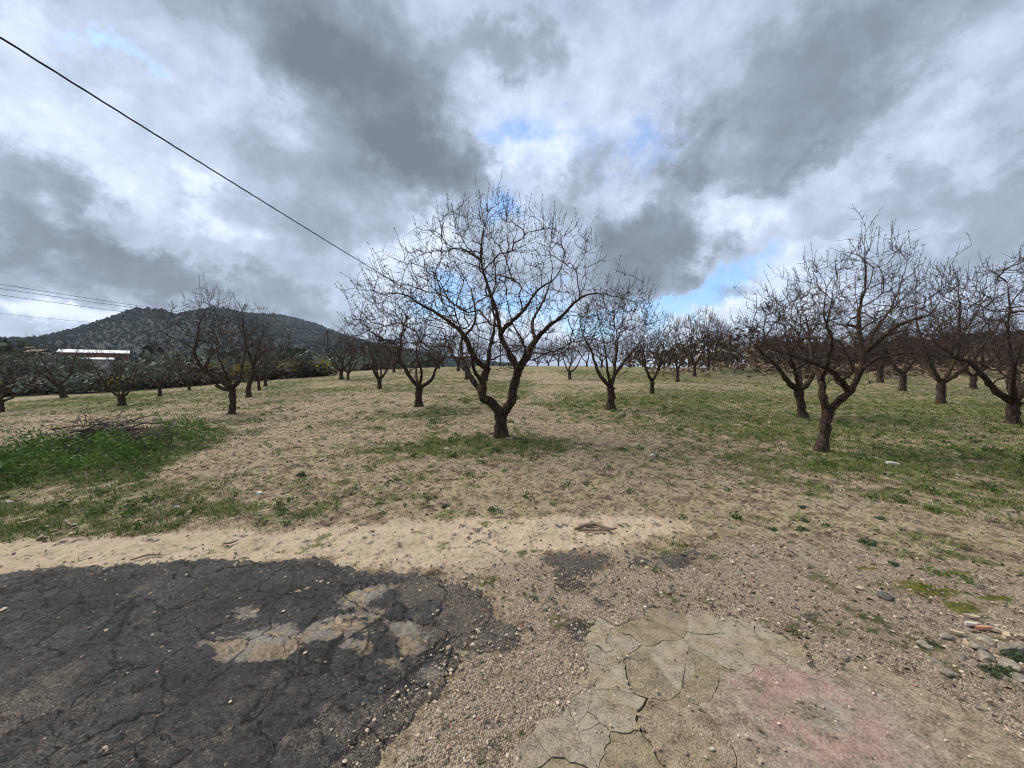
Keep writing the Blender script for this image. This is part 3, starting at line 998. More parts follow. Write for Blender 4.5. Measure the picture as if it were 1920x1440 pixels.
def grow(seed, limbs, centre, radii, n_branch=150, n_twig=700, n_spur=2500, tip=0.0042, up=0.35, floor=0.5, leaves=0, shoots=150, taper=0.30, skirt=0.336):
    """limbs: [(points, r_start, r_end)], the first is the trunk. Returns meshes (trunk, [limb...], crown, leaves)."""
    r = np.random.default_rng(seed)
    NP, ND, NPar, NL = [], [], [], []
    limb_nodes = []
    for li, (pts, r0, r1) in enumerate(limbs):
        C = catmull(pts, 0.11)
        C[1:-1] += r.normal(0, 0.008, C[1:-1].shape)
        ids = []
        if li:
            d = np.linalg.norm(np.array(NP) - C[0], axis=1)
            par = int(d.argmin())
        else:
            par = -1
        for k in range(len(C)):
            t = C[min(k + 1, len(C) - 1)] - C[max(k - 1, 0)]
            NP.append(C[k])
            ND.append(t / (np.linalg.norm(t) + 1e-9))
            NPar.append(par)
            NL.append(li)
            par = len(NP) - 1
            ids.append(par)
        limb_nodes.append(ids)
    cap = len(NP) + (n_branch * 14 + n_twig * 9) + 600
    P = np.zeros((cap, 3))
    D = np.zeros((cap, 3))
    n = len(NP)
    P[:n], D[:n] = NP, ND
    par = NPar + [0] * (cap - n)
    trunk_n = len(limb_nodes[0])
    ok = np.zeros(cap)
    ok[:trunk_n] = 1e3
    c, rad = np.array(centre), np.array(radii)
    lobes = r.normal(0, 1, (9, 3))
    lobes /= np.linalg.norm(lobes, axis=1, keepdims=True)
    lw = r.uniform(-0.16, 0.24, 9)

    def targets(m, bias):
        out = []
        while len(out) < m:
            v = r.normal(0, 1, (m * 2, 3))
            v /= np.linalg.norm(v, axis=1, keepdims=True)
            amp = 0.93 + (np.maximum(0, v @ lobes.T) ** 3 @ lw)
            q = c + v * rad * (r.random((m * 2, 1)) ** bias) * amp[:, None]
            h = np.hypot(q[:, 0] - c[0] * 0.6, q[:, 1] - c[1] * 0.6)
            keep = q[:, 2] > floor + skirt * h
            out.extend(q[keep])
        return np.array(out[:m])

    paths = []

    def conic(q):
        k = np.clip((q[:, 2] - c[2]) / rad[2], 0, 1.2)[:, None]
        q[:, :2] = c[:2] + (q[:, :2] - c[:2]) * (1 - taper * k)
        return q

    def attach(t, seg, zig, upw, maxlen):
        nonlocal n
        dv = t - P[:n]
        L = np.linalg.norm(dv, axis=1)
        cosang = (dv * D[:n]).sum(1) / (L + 1e-6)
        cost = L * (1.25 - 0.45 * cosang) + ok[:n] + 0.5 * np.maximum(0, P[:n, 2] - t[2])
        i = int(cost.argmin())
        Li = L[i]
        if Li < 0.07:
            return
        if Li > maxlen:
            t = P[i] + dv[i] * maxlen / Li
            Li = maxlen
        dr = (t - P[i]) / Li
        d0 = dr + 0.45 * D[i] + r.normal(0, 0.25, 3)
        d0 *= Li / np.linalg.norm(d0)
        d1 = dr + np.array([0, 0, upw]) + r.normal(0, 0.16, 3)
        d1 *= Li / np.linalg.norm(d1)
        k = max(2, int(round(Li / seg)))
        s = np.linspace(0, 1, k + 1)[:, None]
        C = (2 * s ** 3 - 3 * s ** 2 + 1) * P[i] + (s ** 3 - 2 * s ** 2 + s) * d0 + (-2 * s ** 3 + 3 * s ** 2) * t + (s ** 3 - s ** 2) * d1
        C[1:] += r.normal(0, zig, C[1:].shape)
        ids = [i]
        p_ = i
        for q in range(1, k + 1):
            if n >= cap:
                break
            P[n] = C[q]
            tt = C[q] - C[q - 1]
            D[n] = tt / (np.linalg.norm(tt) + 1e-9)
            par[n] = p_
            p_ = n
            ids.append(n)
            n += 1
        paths.append(ids)

    for li, (pts, r0, r1) in enumerate(limbs):
        if li and r1 <= 0.03:
            e = P[limb_nodes[li][-1]].copy()
            dd = D[limb_nodes[li][-1]].copy()
            for q in range(4):
                v = dd * 0.6 + np.array([0, 0, 0.35]) + r.normal(0, 0.35, 3)
                attach(e + v * r.uniform(0.3, 0.65), 0.12, 0.01, up, 0.8)
    T = conic(targets(n_branch, 0.5))
    T = T[np.argsort(np.linalg.norm(T - P[trunk_n - 1], axis=1))]
    for t in T:
        attach(t, 0.13, 0.012, up, 1.5)
    T = conic(targets(n_twig, 0.42))
    for t in T:
        attach(t, 0.12, 0.008, up * 1.3, 0.75)
    wgt = np.zeros(n)
    child = np.zeros(n, bool)
    for i in range(n - 1, -1, -1):
        if not child[i]:
            wgt[i] += 1
        if par[i] >= 0:
            wgt[par[i]] += wgt[i]
            child[par[i]] = True
    rr = tip * wgt ** 0.40
    # limbs
    limb_me = []
    for li, (pts, r0, r1) in enumerate(limbs):
        ids = limb_nodes[li]
        s = np.linspace(0, 1, len(ids))
        rad_ = r0 + ((r1 if r1 > 0.03 else tip * 1.1) - r0) * s ** 0.85
        if li == 0:
            rad_ = rad_ * (1 + 0.75 * np.exp(-s * 9) + 0.10 * np.exp(-((s - 1) / 0.25) ** 2))
        else:
            rad_ = np.maximum(rad_, np.minimum(rr[ids], 1.15 * rad_))
        pp = P[ids].copy()
        if li == 0:
            pp[0, 2] -= 0.08
        else:
            pp = np.vstack([P[max(par[ids[0]], 0)][None] * 0.5 + pp[:1] * 0.5, pp]) if par[ids[0]] >= 0 else pp
            rad_ = np.concatenate([[rad_[0]], rad_]) if len(rad_) < len(pp) else rad_
        mb = MB()
        k = 14 if li == 0 else 9
        lump = 1 + 0.10 * np.array([math.sin(q * 2.1 + seed) for q in range(len(pp))])
        mb.tubes([(pp, rad_ * lump, k, 0.3)], 0.10)
        # cap the end
        tipv = np.vstack([pp[-1] + (pp[-1] - pp[-2]) * 0.25])
        last = mb.n - k
        V = mb.v[-1]
        mb.add(np.vstack([V[-k:], tipv]), [(i, (i + 1) % k, k) for i in range(k)], 0.3)
        limb_me.append(mb.mesh('limb', True))
    # crown
    mb = MB()
    items = []
    for ids in paths:
        q = P[ids]
        ra = rr[ids].copy()
        ra[0] = min(ra[0], ra[1] * 1.25)
        ra[-1] *= 0.75
        k = 6 if ra[0] > 0.018 else (4 if ra[0] > 0.008 else 3)
        items.append((q, ra, k, r.uniform(0.1, 0.9)))
    # spurs: short straight side twigs on the thin wood
    thin = np.nonzero((rr < 0.022) & (np.arange(n) > trunk_n))[0]
    pick = r.choice(thin, n_spur)
    dirs = D[pick] * 0.7 + r.normal(0, 0.62, (n_spur, 3)) + np.array([0, 0, 0.35])
    dirs /= np.linalg.norm(dirs, axis=1, keepdims=True)
    ln = r.gamma(2.2, 0.045, n_spur) + 0.03
    bend = r.normal(0, 0.12, (n_spur, 3))
    for i in range(n_spur):
        p0 = P[pick[i]]
        items.append((np.array([p0, p0 + dirs[i] * ln[i] * 0.55 + bend[i] * ln[i] * 0.3, p0 + dirs[i] * ln[i]]),
                      np.array([tip * 0.9, tip * 0.8, tip * 0.7]), 3, r.uniform(0, 1)))
    # long straight young shoots rising from the outer wood
    q = (P[:n] - c) / rad
    outer = np.nonzero((np.linalg.norm(q, axis=1) > 0.72) & (rr < 0.02) & (q[:, 2] > -0.45))[0]
    if len(outer) and shoots:
        for i in r.choice(outer, shoots):
            o_ = q[i] / (np.linalg.norm(q[i]) + 1e-6)
            dv = np.array([0, 0, 1.0]) + 0.55 * o_ + r.normal(0, 0.22, 3)
            dv *= r.uniform(0.18, 0.55) / np.linalg.norm(dv)
            kn = r.normal(0, 0.012, (3, 3))
            items.append((np.array([P[i], P[i] + dv * 0.35 + kn[0], P[i] + dv * 0.7 + kn[1], P[i] + dv]), tip * np.array([1.15, 1.05, 0.9, 0.75]), 3, r.random()))
            for s_ in (0.45, 0.7, 0.9):
                b0 = P[i] + dv * s_
                items.append((np.array([b0, b0 + r.normal(0, 0.012, 3) + dv * 0.02, b0 + r.normal(0, 0.02, 3) + dv * 0.05]), tip * np.array([1.3, 1.5, 0.6]), 3, r.random()))
    mb.tubes(items)
    crown = mb.mesh('crown', True)
    lv = None
    if leaves:
        mb = MB()
        pk = r.choice(thin, leaves)
        for i in pk:
            s = r.uniform(0.012, 0.03)
            a = r.normal(0, 1, (4, 3))
            a *= s / np.linalg.norm(a, axis=1, keepdims=True)
            a[:, 2] -= s * 0.8
            mb.add(P[i] + a, [(0, 1, 2), (0, 2, 3), (0, 3, 1), (1, 3, 2)], r.random())
        lv = mb.mesh('dry_leaves')
    return limb_me[0], limb_me[1:], crown, lv


def tree_object(name, parts, loc, rz=0.0, scale=(1, 1, 1)):
    t = empty(name, loc, rz)
    t.scale = scale
    tm, lms, cm, lv = parts
    tr = obj('trunk', tm, M['bark'], t)
    for l in lms:
        obj('limb', l, M['bark'], t)
    obj('crown', cm, M['twig'], t)
    if lv:
        obj('dry_leaves', lv, M['dry_leaf'], t)
    return t


def vase(seed, h=5.0, w=2.6, fork=0.85, nl=4, tr=0.15, lean=(0, 0), stout=1.0):
    """trunk with limbs spreading like a vase"""
    r = random.Random(seed)
    fx, fy = lean
    trunk = [(0, 0, 0), (fx * 0.4 + r.uniform(-.03, .03), fy * 0.4, fork * 0.5), (fx, fy, fork)]
    limbs = [(trunk, tr * stout, tr * 0.95 * stout)]
    a0 = r.uniform(0, 6.28)
    for i in range(nl):
        a = a0 + i * 6.283 / nl + r.uniform(-0.35, 0.35)
        reach = w * r.uniform(0.55, 0.8)
        top = h * r.uniform(0.62, 0.82)
        pts = [(fx, fy, fork * 0.93)]
        kx = r.uniform(-0.15, 0.15)
        for s, zz in ((0.22, 0.10), (0.42, 0.26), (0.58, 0.47), (0.78, 0.72), (1.0, 1.0)):
            aa = a + kx * s * 4 + r.uniform(-0.12, 0.12)
            pts.append((fx + math.cos(aa) * reach * s, fy + math.sin(aa) * reach * s, fork + (top - fork) * zz + r.uniform(-.06, .06)))
        limbs.append((pts, tr * 0.62, 0.022))
    return limbs


def traced(trunk, limbs):
    return [(trunk[0], trunk[1], trunk[2])] + limbs


# --- the large tree in the middle of the picture
B = traced(([(0.00, 0.00, 0.00), (-0.01, 0.00, 0.26), (0.01, 0.00, 0.56)], 0.135, 0.14), [
    ([(0.01, 0.00, 0.52), (-0.14, 0.05, 0.70), (-0.27, 0.05, 0.85), (-0.41, 0.00, 0.92), (-0.44, 0.00, 1.04), (-0.43, 0.00, 1.26), (-0.37, 0.00, 1.46), (-0.32, 0.00, 1.62)], 0.125, 0.085),
    ([(-0.32, 0.00, 1.62), (-0.48, 0.00, 1.68), (-0.61, -0.10, 1.84), (-0.69, -0.20, 2.03), (-0.77, -0.30, 2.27), (-1.03, -0.50, 2.53), (-1.35, -0.70, 2.76), (-1.64, -0.80, 2.92), (-2.01, -0.80, 3.13), (-2.48, -0.70, 3.17)], 0.075, 0.02),
    ([(-0.32, 0.00, 1.62), (-0.29, 0.10, 1.88), (-0.28, 0.20, 2.08), (-0.21, 0.30, 2.34), (-0.17, 0.60, 2.74), (-0.26, 0.90, 3.32), (-0.16, 1.10, 3.89), (-0.24, 1.30, 4.63)], 0.055, 0.016),
    ([(-0.45, 0.00, 1.08), (-0.59, 0.10, 1.20), (-0.71, 0.20, 1.39), (-0.88, 0.40, 1.64), (-1.02, 0.70, 2.03), (-1.02, 0.90, 2.35), (-0.74, 1.10, 2.71), (-0.70, 1.20, 3.09), (-0.85, 1.40, 3.69), (-1.19, 1.60, 4.30)], 0.07, 0.018),
    ([(0.01, 0.00, 0.56), (0.10, 0.00, 0.67), (0.24, 0.00, 0.82), (0.26, 0.00, 1.07), (0.33, 0.00, 1.29), (0.40, 0.00, 1.57)], 0.12, 0.095),
    ([(0.40, 0.00, 1.57), (0.31, 0.00, 1.74), (0.16, 0.00, 2.02), (0.01, 0.00, 2.28), (-0.03, 0.00, 2.49), (-0.11, 0.00, 2.91), (-0.36, 0.10, 3.64), (-0.45, 0.10, 4.06), (-0.43, 0.10, 4.63), (-0.31, 0.20, 5.21)], 0.08, 0.016),
    ([(-0.02, 0.00, 2.37), (0.07, -0.10, 2.51), (0.22, -0.20, 2.61), (0.54, -0.50, 2.88), (0.79, -0.70, 3.24), (1.13, -0.80, 3.45), (1.34, -0.90, 3.86)], 0.06, 0.016),
    ([(0.40, 0.00, 1.57), (0.51, 0.05, 1.72), (0.63, 0.10, 1.89), (0.74, 0.10, 2.17), (0.83, 0.10, 2.29)], 0.085, 0.07),
    ([(0.83, 0.10, 2.29), (1.08, 0.00, 2.54), (1.40, -0.10, 2.80), (1.65, -0.20, 3.06), (1.92, -0.30, 3.23), (2.33, -0.30, 3.23), (2.65, -0.30, 3.15)], 0.058, 0.014),
    ([(0.82, 0.10, 2.28), (0.73, 0.30, 2.46), (0.78, 0.70, 2.82), (1.07, 1.10, 3.35), (1.31, 1.50, 4.13), (1.26, 1.70, 4.89)], 0.05, 0.015),
    ([(-0.45, 0.10, 4.06), (-0.66, 0.00, 4.18), (-0.93, -0.10, 4.30), (-1.31, -0.10, 4.21)], 0.03, 0.012),
    ([(0.32, 0.00, 1.29), (0.37, -0.30, 1.57), (0.52, -0.90, 2.01), (0.25, -1.50, 2.48), (0.15, -1.80, 2.93)], 0.05, 0.015),
    ([(-0.43, 0.00, 1.26), (-0.57, -0.40, 1.57), (-0.62, -1.00, 2.01), (-0.87, -1.50, 2.48), (-1.02, -1.80, 2.83)], 0.05, 0.015),
])
tb = (-0.25, 8.87)
parts = grow(11, B, (-0.42, 0.0, 3.05), (3.3, 2.7, 2.35), 340, 1800, 6500, 0.0036, 0.45, 1.45, leaves=320, shoots=420, taper=0.60, skirt=0.20)
t = tree_object('almond_tree', parts, (tb[0], tb[1], gz(*tb)))
tag(t, 'largest bare almond tree, in the middle of the picture, with a wide spreading crown', 'tree', 'bare almond trees nearest the road')

# --- the leaning tree on the right
tb = (5.83, 7.20)
B = traced(([(0.00, 0.00, 0.00), (0.06, 0.00, 0.32), (0.08, 0.00, 0.53), (0.11, 0.00, 0.78)], 0.082, 0.088), [
    ([(0.11, 0.00, 0.76), (0.03, 0.00, 0.93), (-0.01, 0.00, 1.13), (0.05, 0.10, 1.33), (0.10, 0.30, 1.53), (0.29, 0.70, 1.91), (0.52, 1.10, 2.50), (0.49, 1.30, 2.98)], 0.075, 0.014),
    ([(0.12, 0.00, 0.76), (0.27, 0.00, 0.93), (0.40, 0.00, 1.04), (0.52, 0.00, 1.14)], 0.075, 0.062),
    ([(0.51, 0.00, 1.13), (0.26, -0.10, 1.31), (0.00, -0.20, 1.51), (-0.53, -0.40, 1.66), (-1.01, -0.50, 1.80), (-1.38, -0.50, 1.95), (-1.62, -0.50, 2.23)], 0.06, 0.012),
    ([(0.52, 0.00, 1.14), (0.62, 0.00, 1.33), (0.68, 0.00, 1.48), (0.72, 0.00, 1.68), (0.75, 0.00, 1.87)], 0.06, 0.05),
    ([(0.75, 0.00, 1.87), (0.91, -0.10, 2.07), (1.09, -0.20, 2.30), (1.42, -0.20, 2.44), (1.74, -0.20, 2.54), (1.92, -0.20, 2.83)], 0.055, 0.012),
    ([(0.74, 0.00, 1.76), (0.77, 0.10, 2.08), (0.81, 0.20, 2.50), (0.93, 0.30, 2.87), (1.09, 0.40, 3.20), (1.07, 0.40, 3.56), (1.03, 0.40, 3.97)], 0.05, 0.012),
    ([(0.68, 0.00, 1.48), (0.62, -0.30, 1.69), (0.71, -0.50, 1.78), (1.03, -0.60, 1.82), (1.39, -0.60, 1.78)], 0.04, 0.012),
    ([(0.05, 0.10, 1.33), (-0.35, -0.50, 1.67), (-0.61, -0.90, 2.01), (-0.99, -1.20, 2.41), (-1.13, -1.40, 2.77)], 0.045, 0.012),
    ([(0.75, 0.00, 1.87), (1.40, 0.50, 2.32), (2.09, 0.90, 2.81), (2.49, 1.10, 3.40), (2.69, 1.20, 3.88)], 0.045, 0.012),
])
parts = grow(12, B, (0.60, 0.0, 2.42), (1.85, 1.7, 1.5), 210, 900, 3600, 0.0033, 0.35, 1.1, leaves=240, shoots=180)
t = tree_object('almond_tree', parts, (tb[0], tb[1], gz(*tb)))
tag(t, 'bare almond tree with a crooked trunk leaning right, nearest on the right side', 'tree', 'bare almond trees nearest the road')

# --- dense tree standing behind the leaning one
tb = (9.01, 11.86)
B = traced(([(0.00, 0.00, 0.00), (-0.06, 0.00, 0.38), (-0.16, 0.00, 0.86)], 0.105, 0.115), [
    ([(-0.16, 0.00, 0.86), (-0.50, 0.00, 1.14), (-0.89, -0.10, 1.58), (-1.42, -0.20, 2.00), (-1.95, -0.30, 2.48)], 0.10, 0.02),
    ([(-0.16, 0.00, 0.86), (0.11, 0.00, 1.09), (0.35, 0.10, 1.37), (0.83, 0.40, 2.04), (1.39, 0.70, 2.92)], 0.09, 0.02),
    ([(-0.16, 0.00, 0.86), (-0.55, -0.40, 1.38), (-1.19, -1.00, 1.99), (-1.72, -1.50, 2.68)], 0.08, 0.02),
    ([(-0.16, 0.00, 0.86), (0.25, 0.50, 1.36), (0.50, 1.10, 2.07), (0.64, 1.60, 3.20)], 0.08, 0.02),
])
parts = grow(13, B, (-0.35, 0.0, 2.75), (2.1, 2.0, 1.65), 170, 900, 3600, 0.0044, 0.3, 1.0)
t = tree_object('almond_tree', parts, (tb[0], tb[1], gz(*tb)))
tag(t, 'dense reddish-brown bare tree right behind the leaning almond tree', 'tree', 'bare almond trees nearest the road')

# --- tree cut by the right edge of the picture
tb = (13.90, 10.63)
B = traced(([(0.00, 0.00, 0.00), (0.01, 0.00, 0.30), (0.04, 0.00, 0.64)], 0.125, 0.135), [
    ([(0.03, 0.00, 0.61), (-0.38, 0.00, 0.82), (-0.77, 0.00, 1.19), (-1.05, 0.00, 1.51), (-1.31, 0.00, 1.73), (-1.66, 0.00, 1.82), (-1.92, 0.00, 2.02), (-2.25, 0.00, 2.26), (-2.39, 0.00, 2.65)], 0.105, 0.02),
    ([(-1.63, 0.00, 1.82), (-1.60, 0.00, 2.21), (-1.61, 0.00, 2.73), (-1.63, 0.00, 3.31), (-1.68, 0.00, 3.89)], 0.05, 0.012),
    ([(0.03, 0.00, 0.61), (0.11, 0.20, 1.18), (0.28, 0.30, 1.71), (0.14, 0.30, 2.46), (0.14, 0.30, 3.25), (0.03, 0.30, 3.95)], 0.09, 0.016),
    ([(0.04, 0.00, 0.61), (0.34, 0.00, 1.11), (0.68, 0.00, 1.55), (1.23, 0.00, 2.29), (1.61, 0.00, 3.16)], 0.1, 0.02),
    ([(0.04, 0.00, 0.61), (-0.81, -0.60, 1.14), (-1.56, -1.20, 1.68), (-2.01, -1.70, 2.42)], 0.08, 0.02),
    ([(0.04, 0.00, 0.61), (1.04, 0.70, 1.08), (1.75, 1.40, 1.89), (2.00, 1.90, 2.94)], 0.08, 0.02),
])
parts = grow(14, B, (-0.1, 0.0, 3.0), (2.6, 2.2, 1.9), 230, 1100, 4000, 0.0044, 0.4, 1.0, leaves=120)
t = tree_object('almond_tree', parts, (tb[0], tb[1], gz(*tb)))
tag(t, 'thick-trunked bare almond tree cut off by the right edge of the picture', 'tree', 'bare almond trees nearest the road')

# --- left group
tb = (-9.81, 13.42)
B = traced(([(0.00, 0.00, 0.00), (0.03, 0.00, 0.41), (0.03, 0.00, 0.88)], 0.098, 0.10), [
    ([(0.03, 0.00, 0.88), (-0.39, 0.00, 1.23), (-0.90, 0.00, 1.51), (-1.13, 0.00, 1.83), (-1.25, 0.00, 2.14), (-1.15, 0.00, 2.55), (-1.14, 0.10, 3.08), (-0.99, 0.10, 3.47), (-0.76, 0.10, 3.78)], 0.10, 0.02),
    ([(0.03, 0.00, 0.90), (0.28, 0.00, 1.16), (0.22, 0.20, 1.47), (0.14, 0.50, 2.01), (0.09, 0.80, 2.61)], 0.085, 0.016),
    ([(-0.07, 0.00, 0.84), (-0.35, 0.00, 0.92), (-0.45, -0.10, 1.03)], 0.07, 0.055),
    ([(0.03, 0.00, 0.90), (0.30, -0.60, 1.36), (0.43, -1.10, 1.97), (0.59, -1.50, 2.61)], 0.06, 0.016),
    ([(-0.90, 0.00, 1.51), (-1.06, 0.40, 1.91), (-1.24, 0.80, 2.41), (-1.40, 1.10, 3.23)], 0.045, 0.014),
])
parts = grow(15, B, (-0.85, 0.0, 2.75), (1.55, 1.5, 1.75), 120, 520, 2000, 0.0038, 0.45, 0.9, leaves=170)
t = tree_object('almond_tree', parts, (tb[0], tb[1], gz(*tb)))
tag(t, 'bare almond tree with one long bent limb to the left, nearest before the mountain', 'tree', 'bare almond trees on the left')

tb = (-14.19, 20.70)
B = traced(([(0.00, 0.00, 0.00), (-0.02, 0.00, 0.43), (0.08, 0.00, 0.81)], 0.115, 0.11), [
    ([(0.08, 0.00, 0.75), (0.24, 0.00, 1.29), (0.25, 0.00, 1.70), (0.04, 0.00, 2.44), (-0.09, 0.00, 2.81), (-0.20, 0.00, 4.03), (-0.24, 0.00, 4.66), (-0.62, 0.00, 5.28)], 0.10, 0.02),
    ([(0.25, 0.00, 1.58), (0.58, 0.00, 2.15), (0.93, 0.00, 2.47), (1.59, 0.00, 2.67), (2.11, 0.00, 2.78)], 0.07, 0.02),
    ([(0.08, 0.00, 0.75), (-0.38, 0.30, 1.14), (-0.81, 0.60, 1.58), (-1.27, 1.00, 2.48)], 0.07, 0.02),
    ([(0.25, 0.00, 1.70), (1.12, -0.80, 2.68), (1.67, -1.20, 3.46), (1.67, -1.30, 4.12)], 0.06, 0.02),
])
parts = grow(16, B, (0.25, 0.0, 3.1), (2.1, 1.9, 2.2), 150, 650, 2400, 0.0044, 0.45, 1.1, leaves=130)
t = tree_object('almond_tree', parts, (tb[0], tb[1], gz(*tb)))
tag(t, 'tall bare almond tree with ochre lichen, just behind the one with the bent limb', 'tree', 'bare almond trees on the left')

# --- the two trees flanking the middle one, farther back
tb = (-3.56, 14.64)
B = traced(([(0.00, 0.00, 0.00), (0.00, 0.00, 0.39), (0.03, 0.00, 0.71)], 0.13, 0.13), [
    ([(0.03, 0.00, 0.71), (-0.31, 0.00, 1.10), (-0.55, 0.00, 1.51), (-0.73, 0.00, 1.87), (-0.81, 0.00, 2.31), (-1.09, 0.00, 2.46), (-1.45, 0.00, 2.58), (-1.89, 0.00, 2.92)], 0.09, 0.018),
    ([(-0.73, 0.00, 1.87), (-0.73, 0.30, 2.54), (-0.64, 0.60, 3.39), (-0.47, 0.80, 4.05)], 0.06, 0.018),
    ([(0.03, 0.00, 0.71), (0.50, 0.00, 1.02), (0.68, 0.00, 1.49), (1.07, 0.00, 2.01), (1.34, 0.00, 2.52)], 0.085, 0.02),
    ([(0.03, 0.00, 0.71), (0.28, -0.70, 1.31), (0.27, -1.40, 2.05), (0.58, -1.90, 2.91)], 0.07, 0.02),
    ([(0.03, 0.00, 0.71), (-0.26, 0.70, 1.29), (-0.34, 1.50, 2.18), (-0.11, 2.00, 3.34)], 0.07, 0.02),
])
parts = grow(17, B, (-0.55, 0.0, 3.0), (2.35, 2.1, 1.9), 190, 850, 3000, 0.0043, 0.35, 1.0, leaves=150)
t = tree_object('almond_tree', parts, (tb[0], tb[1], gz(*tb)))
tag(t, 'bare almond tree farther back, immediately left of the largest tree', 'tree', 'bare almond trees of the second row')

tb = (3.57, 13.85)
B = traced(([(0.00, 0.00, 0.00), (-0.00, 0.00, 0.44), (-0.01, 0.00, 0.79)], 0.13, 0.13), [
    ([(-0.01, 0.00, 0.79), (-0.38, 0.00, 1.20), (-0.59, 0.00, 1.69), (-0.75, 0.00, 2.19), (-1.04, 0.00, 2.71), (-1.12, 0.00, 3.22)], 0.085, 0.018),
    ([(-0.01, 0.00, 0.79), (0.16, 0.00, 1.29), (0.59, 0.00, 1.87), (1.05, 0.00, 2.46), (1.25, 0.00, 3.03)], 0.085, 0.018),
    ([(-0.01, 0.00, 0.79), (-0.26, -0.60, 1.32), (-0.50, -1.20, 2.03), (-0.80, -1.70, 2.76)], 0.07, 0.018),
    ([(-0.01, 0.00, 0.79), (0.28, 0.60, 1.40), (0.49, 1.20, 2.23), (0.83, 1.70, 3.22)], 0.07, 0.018),
    ([(0.08, 0.00, 1.08), (0.18, 0.10, 1.70), (0.25, 0.10, 2.46), (0.09, 0.10, 3.23)], 0.05, 0.016),
])
parts = grow(18, B, (0.1, 0.0, 2.95), (2.0, 1.8, 1.75), 170, 750, 2800, 0.0043, 0.55, 1.0)
t = tree_object('almond_tree', parts, (tb[0], tb[1], gz(*tb)))
tag(t, 'vase-shaped bare almond tree with lichened limbs, second row right of the largest tree', 'tree', 'bare almond trees of the second row')

# --- further trees share six grown forms
FORMS = []
for i in range(7):
    nl = (4, 3, 5, 4, 3, 4, 5)[i]
    FORMS.append(grow(40 + i, vase(60 + i, 5.0, 2.5, (0.8, 1.0, 0.7, 0.9, 0.75, 0.95, 0.8)[i], nl, 0.15),
                      (0.0, 0.0, 3.0), (2.25, 2.25, 1.75), 120, 480, 1300, 0.0046 if i < 3 else 0.0065, 0.75, 1.0, shoots=260, taper=0.2))


def far_tree(x, y, h, wd, form, rz, label, group, name='almond_tree'):
    form = form % 3 if y < 30 else 3 + form % 4
    t = tree_object(name, FORMS[form], (x, y, gz(x, y) - 0.02), rz, (wd / 2.5, wd / 2.5, h / 5.0))
    tag(t, label, 'tree', group)
    return t


G_L, G_M, G_R = 'bare almond trees on the left', 'bare almond trees of the middle rows', 'bare almond trees on the right'
for a in [
    (-19.42, 19.07, 3.20, 1.64, 2, 0.6, 'short stout lichened tree with a thick trunk on the left of the field', G_L),
    (-22.67, 24.71, 3.19, 1.65, 1, 2.0, 'slim bare tree standing right of the stout lichened trunk', G_L),
    (-25.24, 30.04, 2.96, 1.58, 4, 1.0, 'small bare tree between the slim tree and the bent-limb tree', G_L),
    (-33.34, 28.55, 5.15, 2.77, 4, 3.6, 'dark forked bare tree leaning right in front of the long building', G_L),
    (-25.49, 19.11, 3.50, 1.99, 0, 0.3, 'bare tree cut off by the left edge of the picture', G_L),
    (-16.92, 25.69, 4.35, 1.43, 3, 1.3, 'bare tree close behind the tall lichened one, left trunk of a pair', G_L),
    (-19.25, 30.00, 4.41, 1.75, 5, 2.2, 'bare tree close behind the tall lichened one, right trunk of a pair', G_L),
    (-22.26, 40.72, 3.05, 1.69, 1, 4.0, 'low bare tree between the olive bush and the yellow-green bush', G_L),
    (-15.48, 34.87, 4.79, 2.81, 0, 1.9, 'spreading bare tree right beside the wooden pole', G_L),
    (-14.30, 33.56, 3.82, 1.68, 3, 5.1, 'thin bare tree just right of the spreading one by the wooden pole', G_L),
    (-8.08, 23.46, 4.20, 2.02, 2, 2.7, 'bare tree left of and behind the second-row tree', G_M),
    (-3.55, 30.08, 3.92, 2.09, 4, 0.9, 'bare tree seen low behind the left limb of the largest tree', G_M),
    (4.55, 30.35, 4.17, 2.02, 5, 0.4, 'bare tree with open fork on the bare earth track behind the largest tree', G_M),
    (7.25, 19.91, 4.58, 1.82, 0, 3.3, 'bare tree right of the vase-shaped one, first of the row climbing right', G_M),
    (11.88, 27.61, 5.05, 1.99, 1, 0.2, 'bare tree with a wide low fork, second of the row climbing right', G_M),
    (16.33, 34.42, 6.64, 2.48, 3, 1.1, 'upright bare tree, third of the row climbing right', G_M),
    (18.43, 36.14, 5.76, 2.11, 1, 2.4, 'bare tree, fourth of the row climbing right', G_M),
    (17.89, 16.00, 5.95, 2.33, 0, 4.4, 'bare tree with low vase fork between the leaning tree and the right edge', G_R),
    (22.29, 21.92, 5.26, 2.58, 1, 5.6, 'bare tree farther back, seen through the crown of the leaning tree', G_R),
    (27.33, 28.54, 5.46, 2.97, 4, 2.9, 'bare tree by the earth bank, right of the leaning trunk', G_R),
    (28.37, 23.64, 5.21, 2.62, 3, 0.8, 'bare tree by the earth bank, seen under the long limb at the right edge', G_R),
]:
    t = far_tree(*a)
    if 'stout' in a[6] and 'short' in a[6]:
        for ch in t.children:
            if ch.name.startswith('trunk'):
                ch.scale = (1.55, 1.55, 1.0)
    if 'leaning right' in a[6]:
        t.rotation_euler = (0, R(13), 3.6)
crest = []
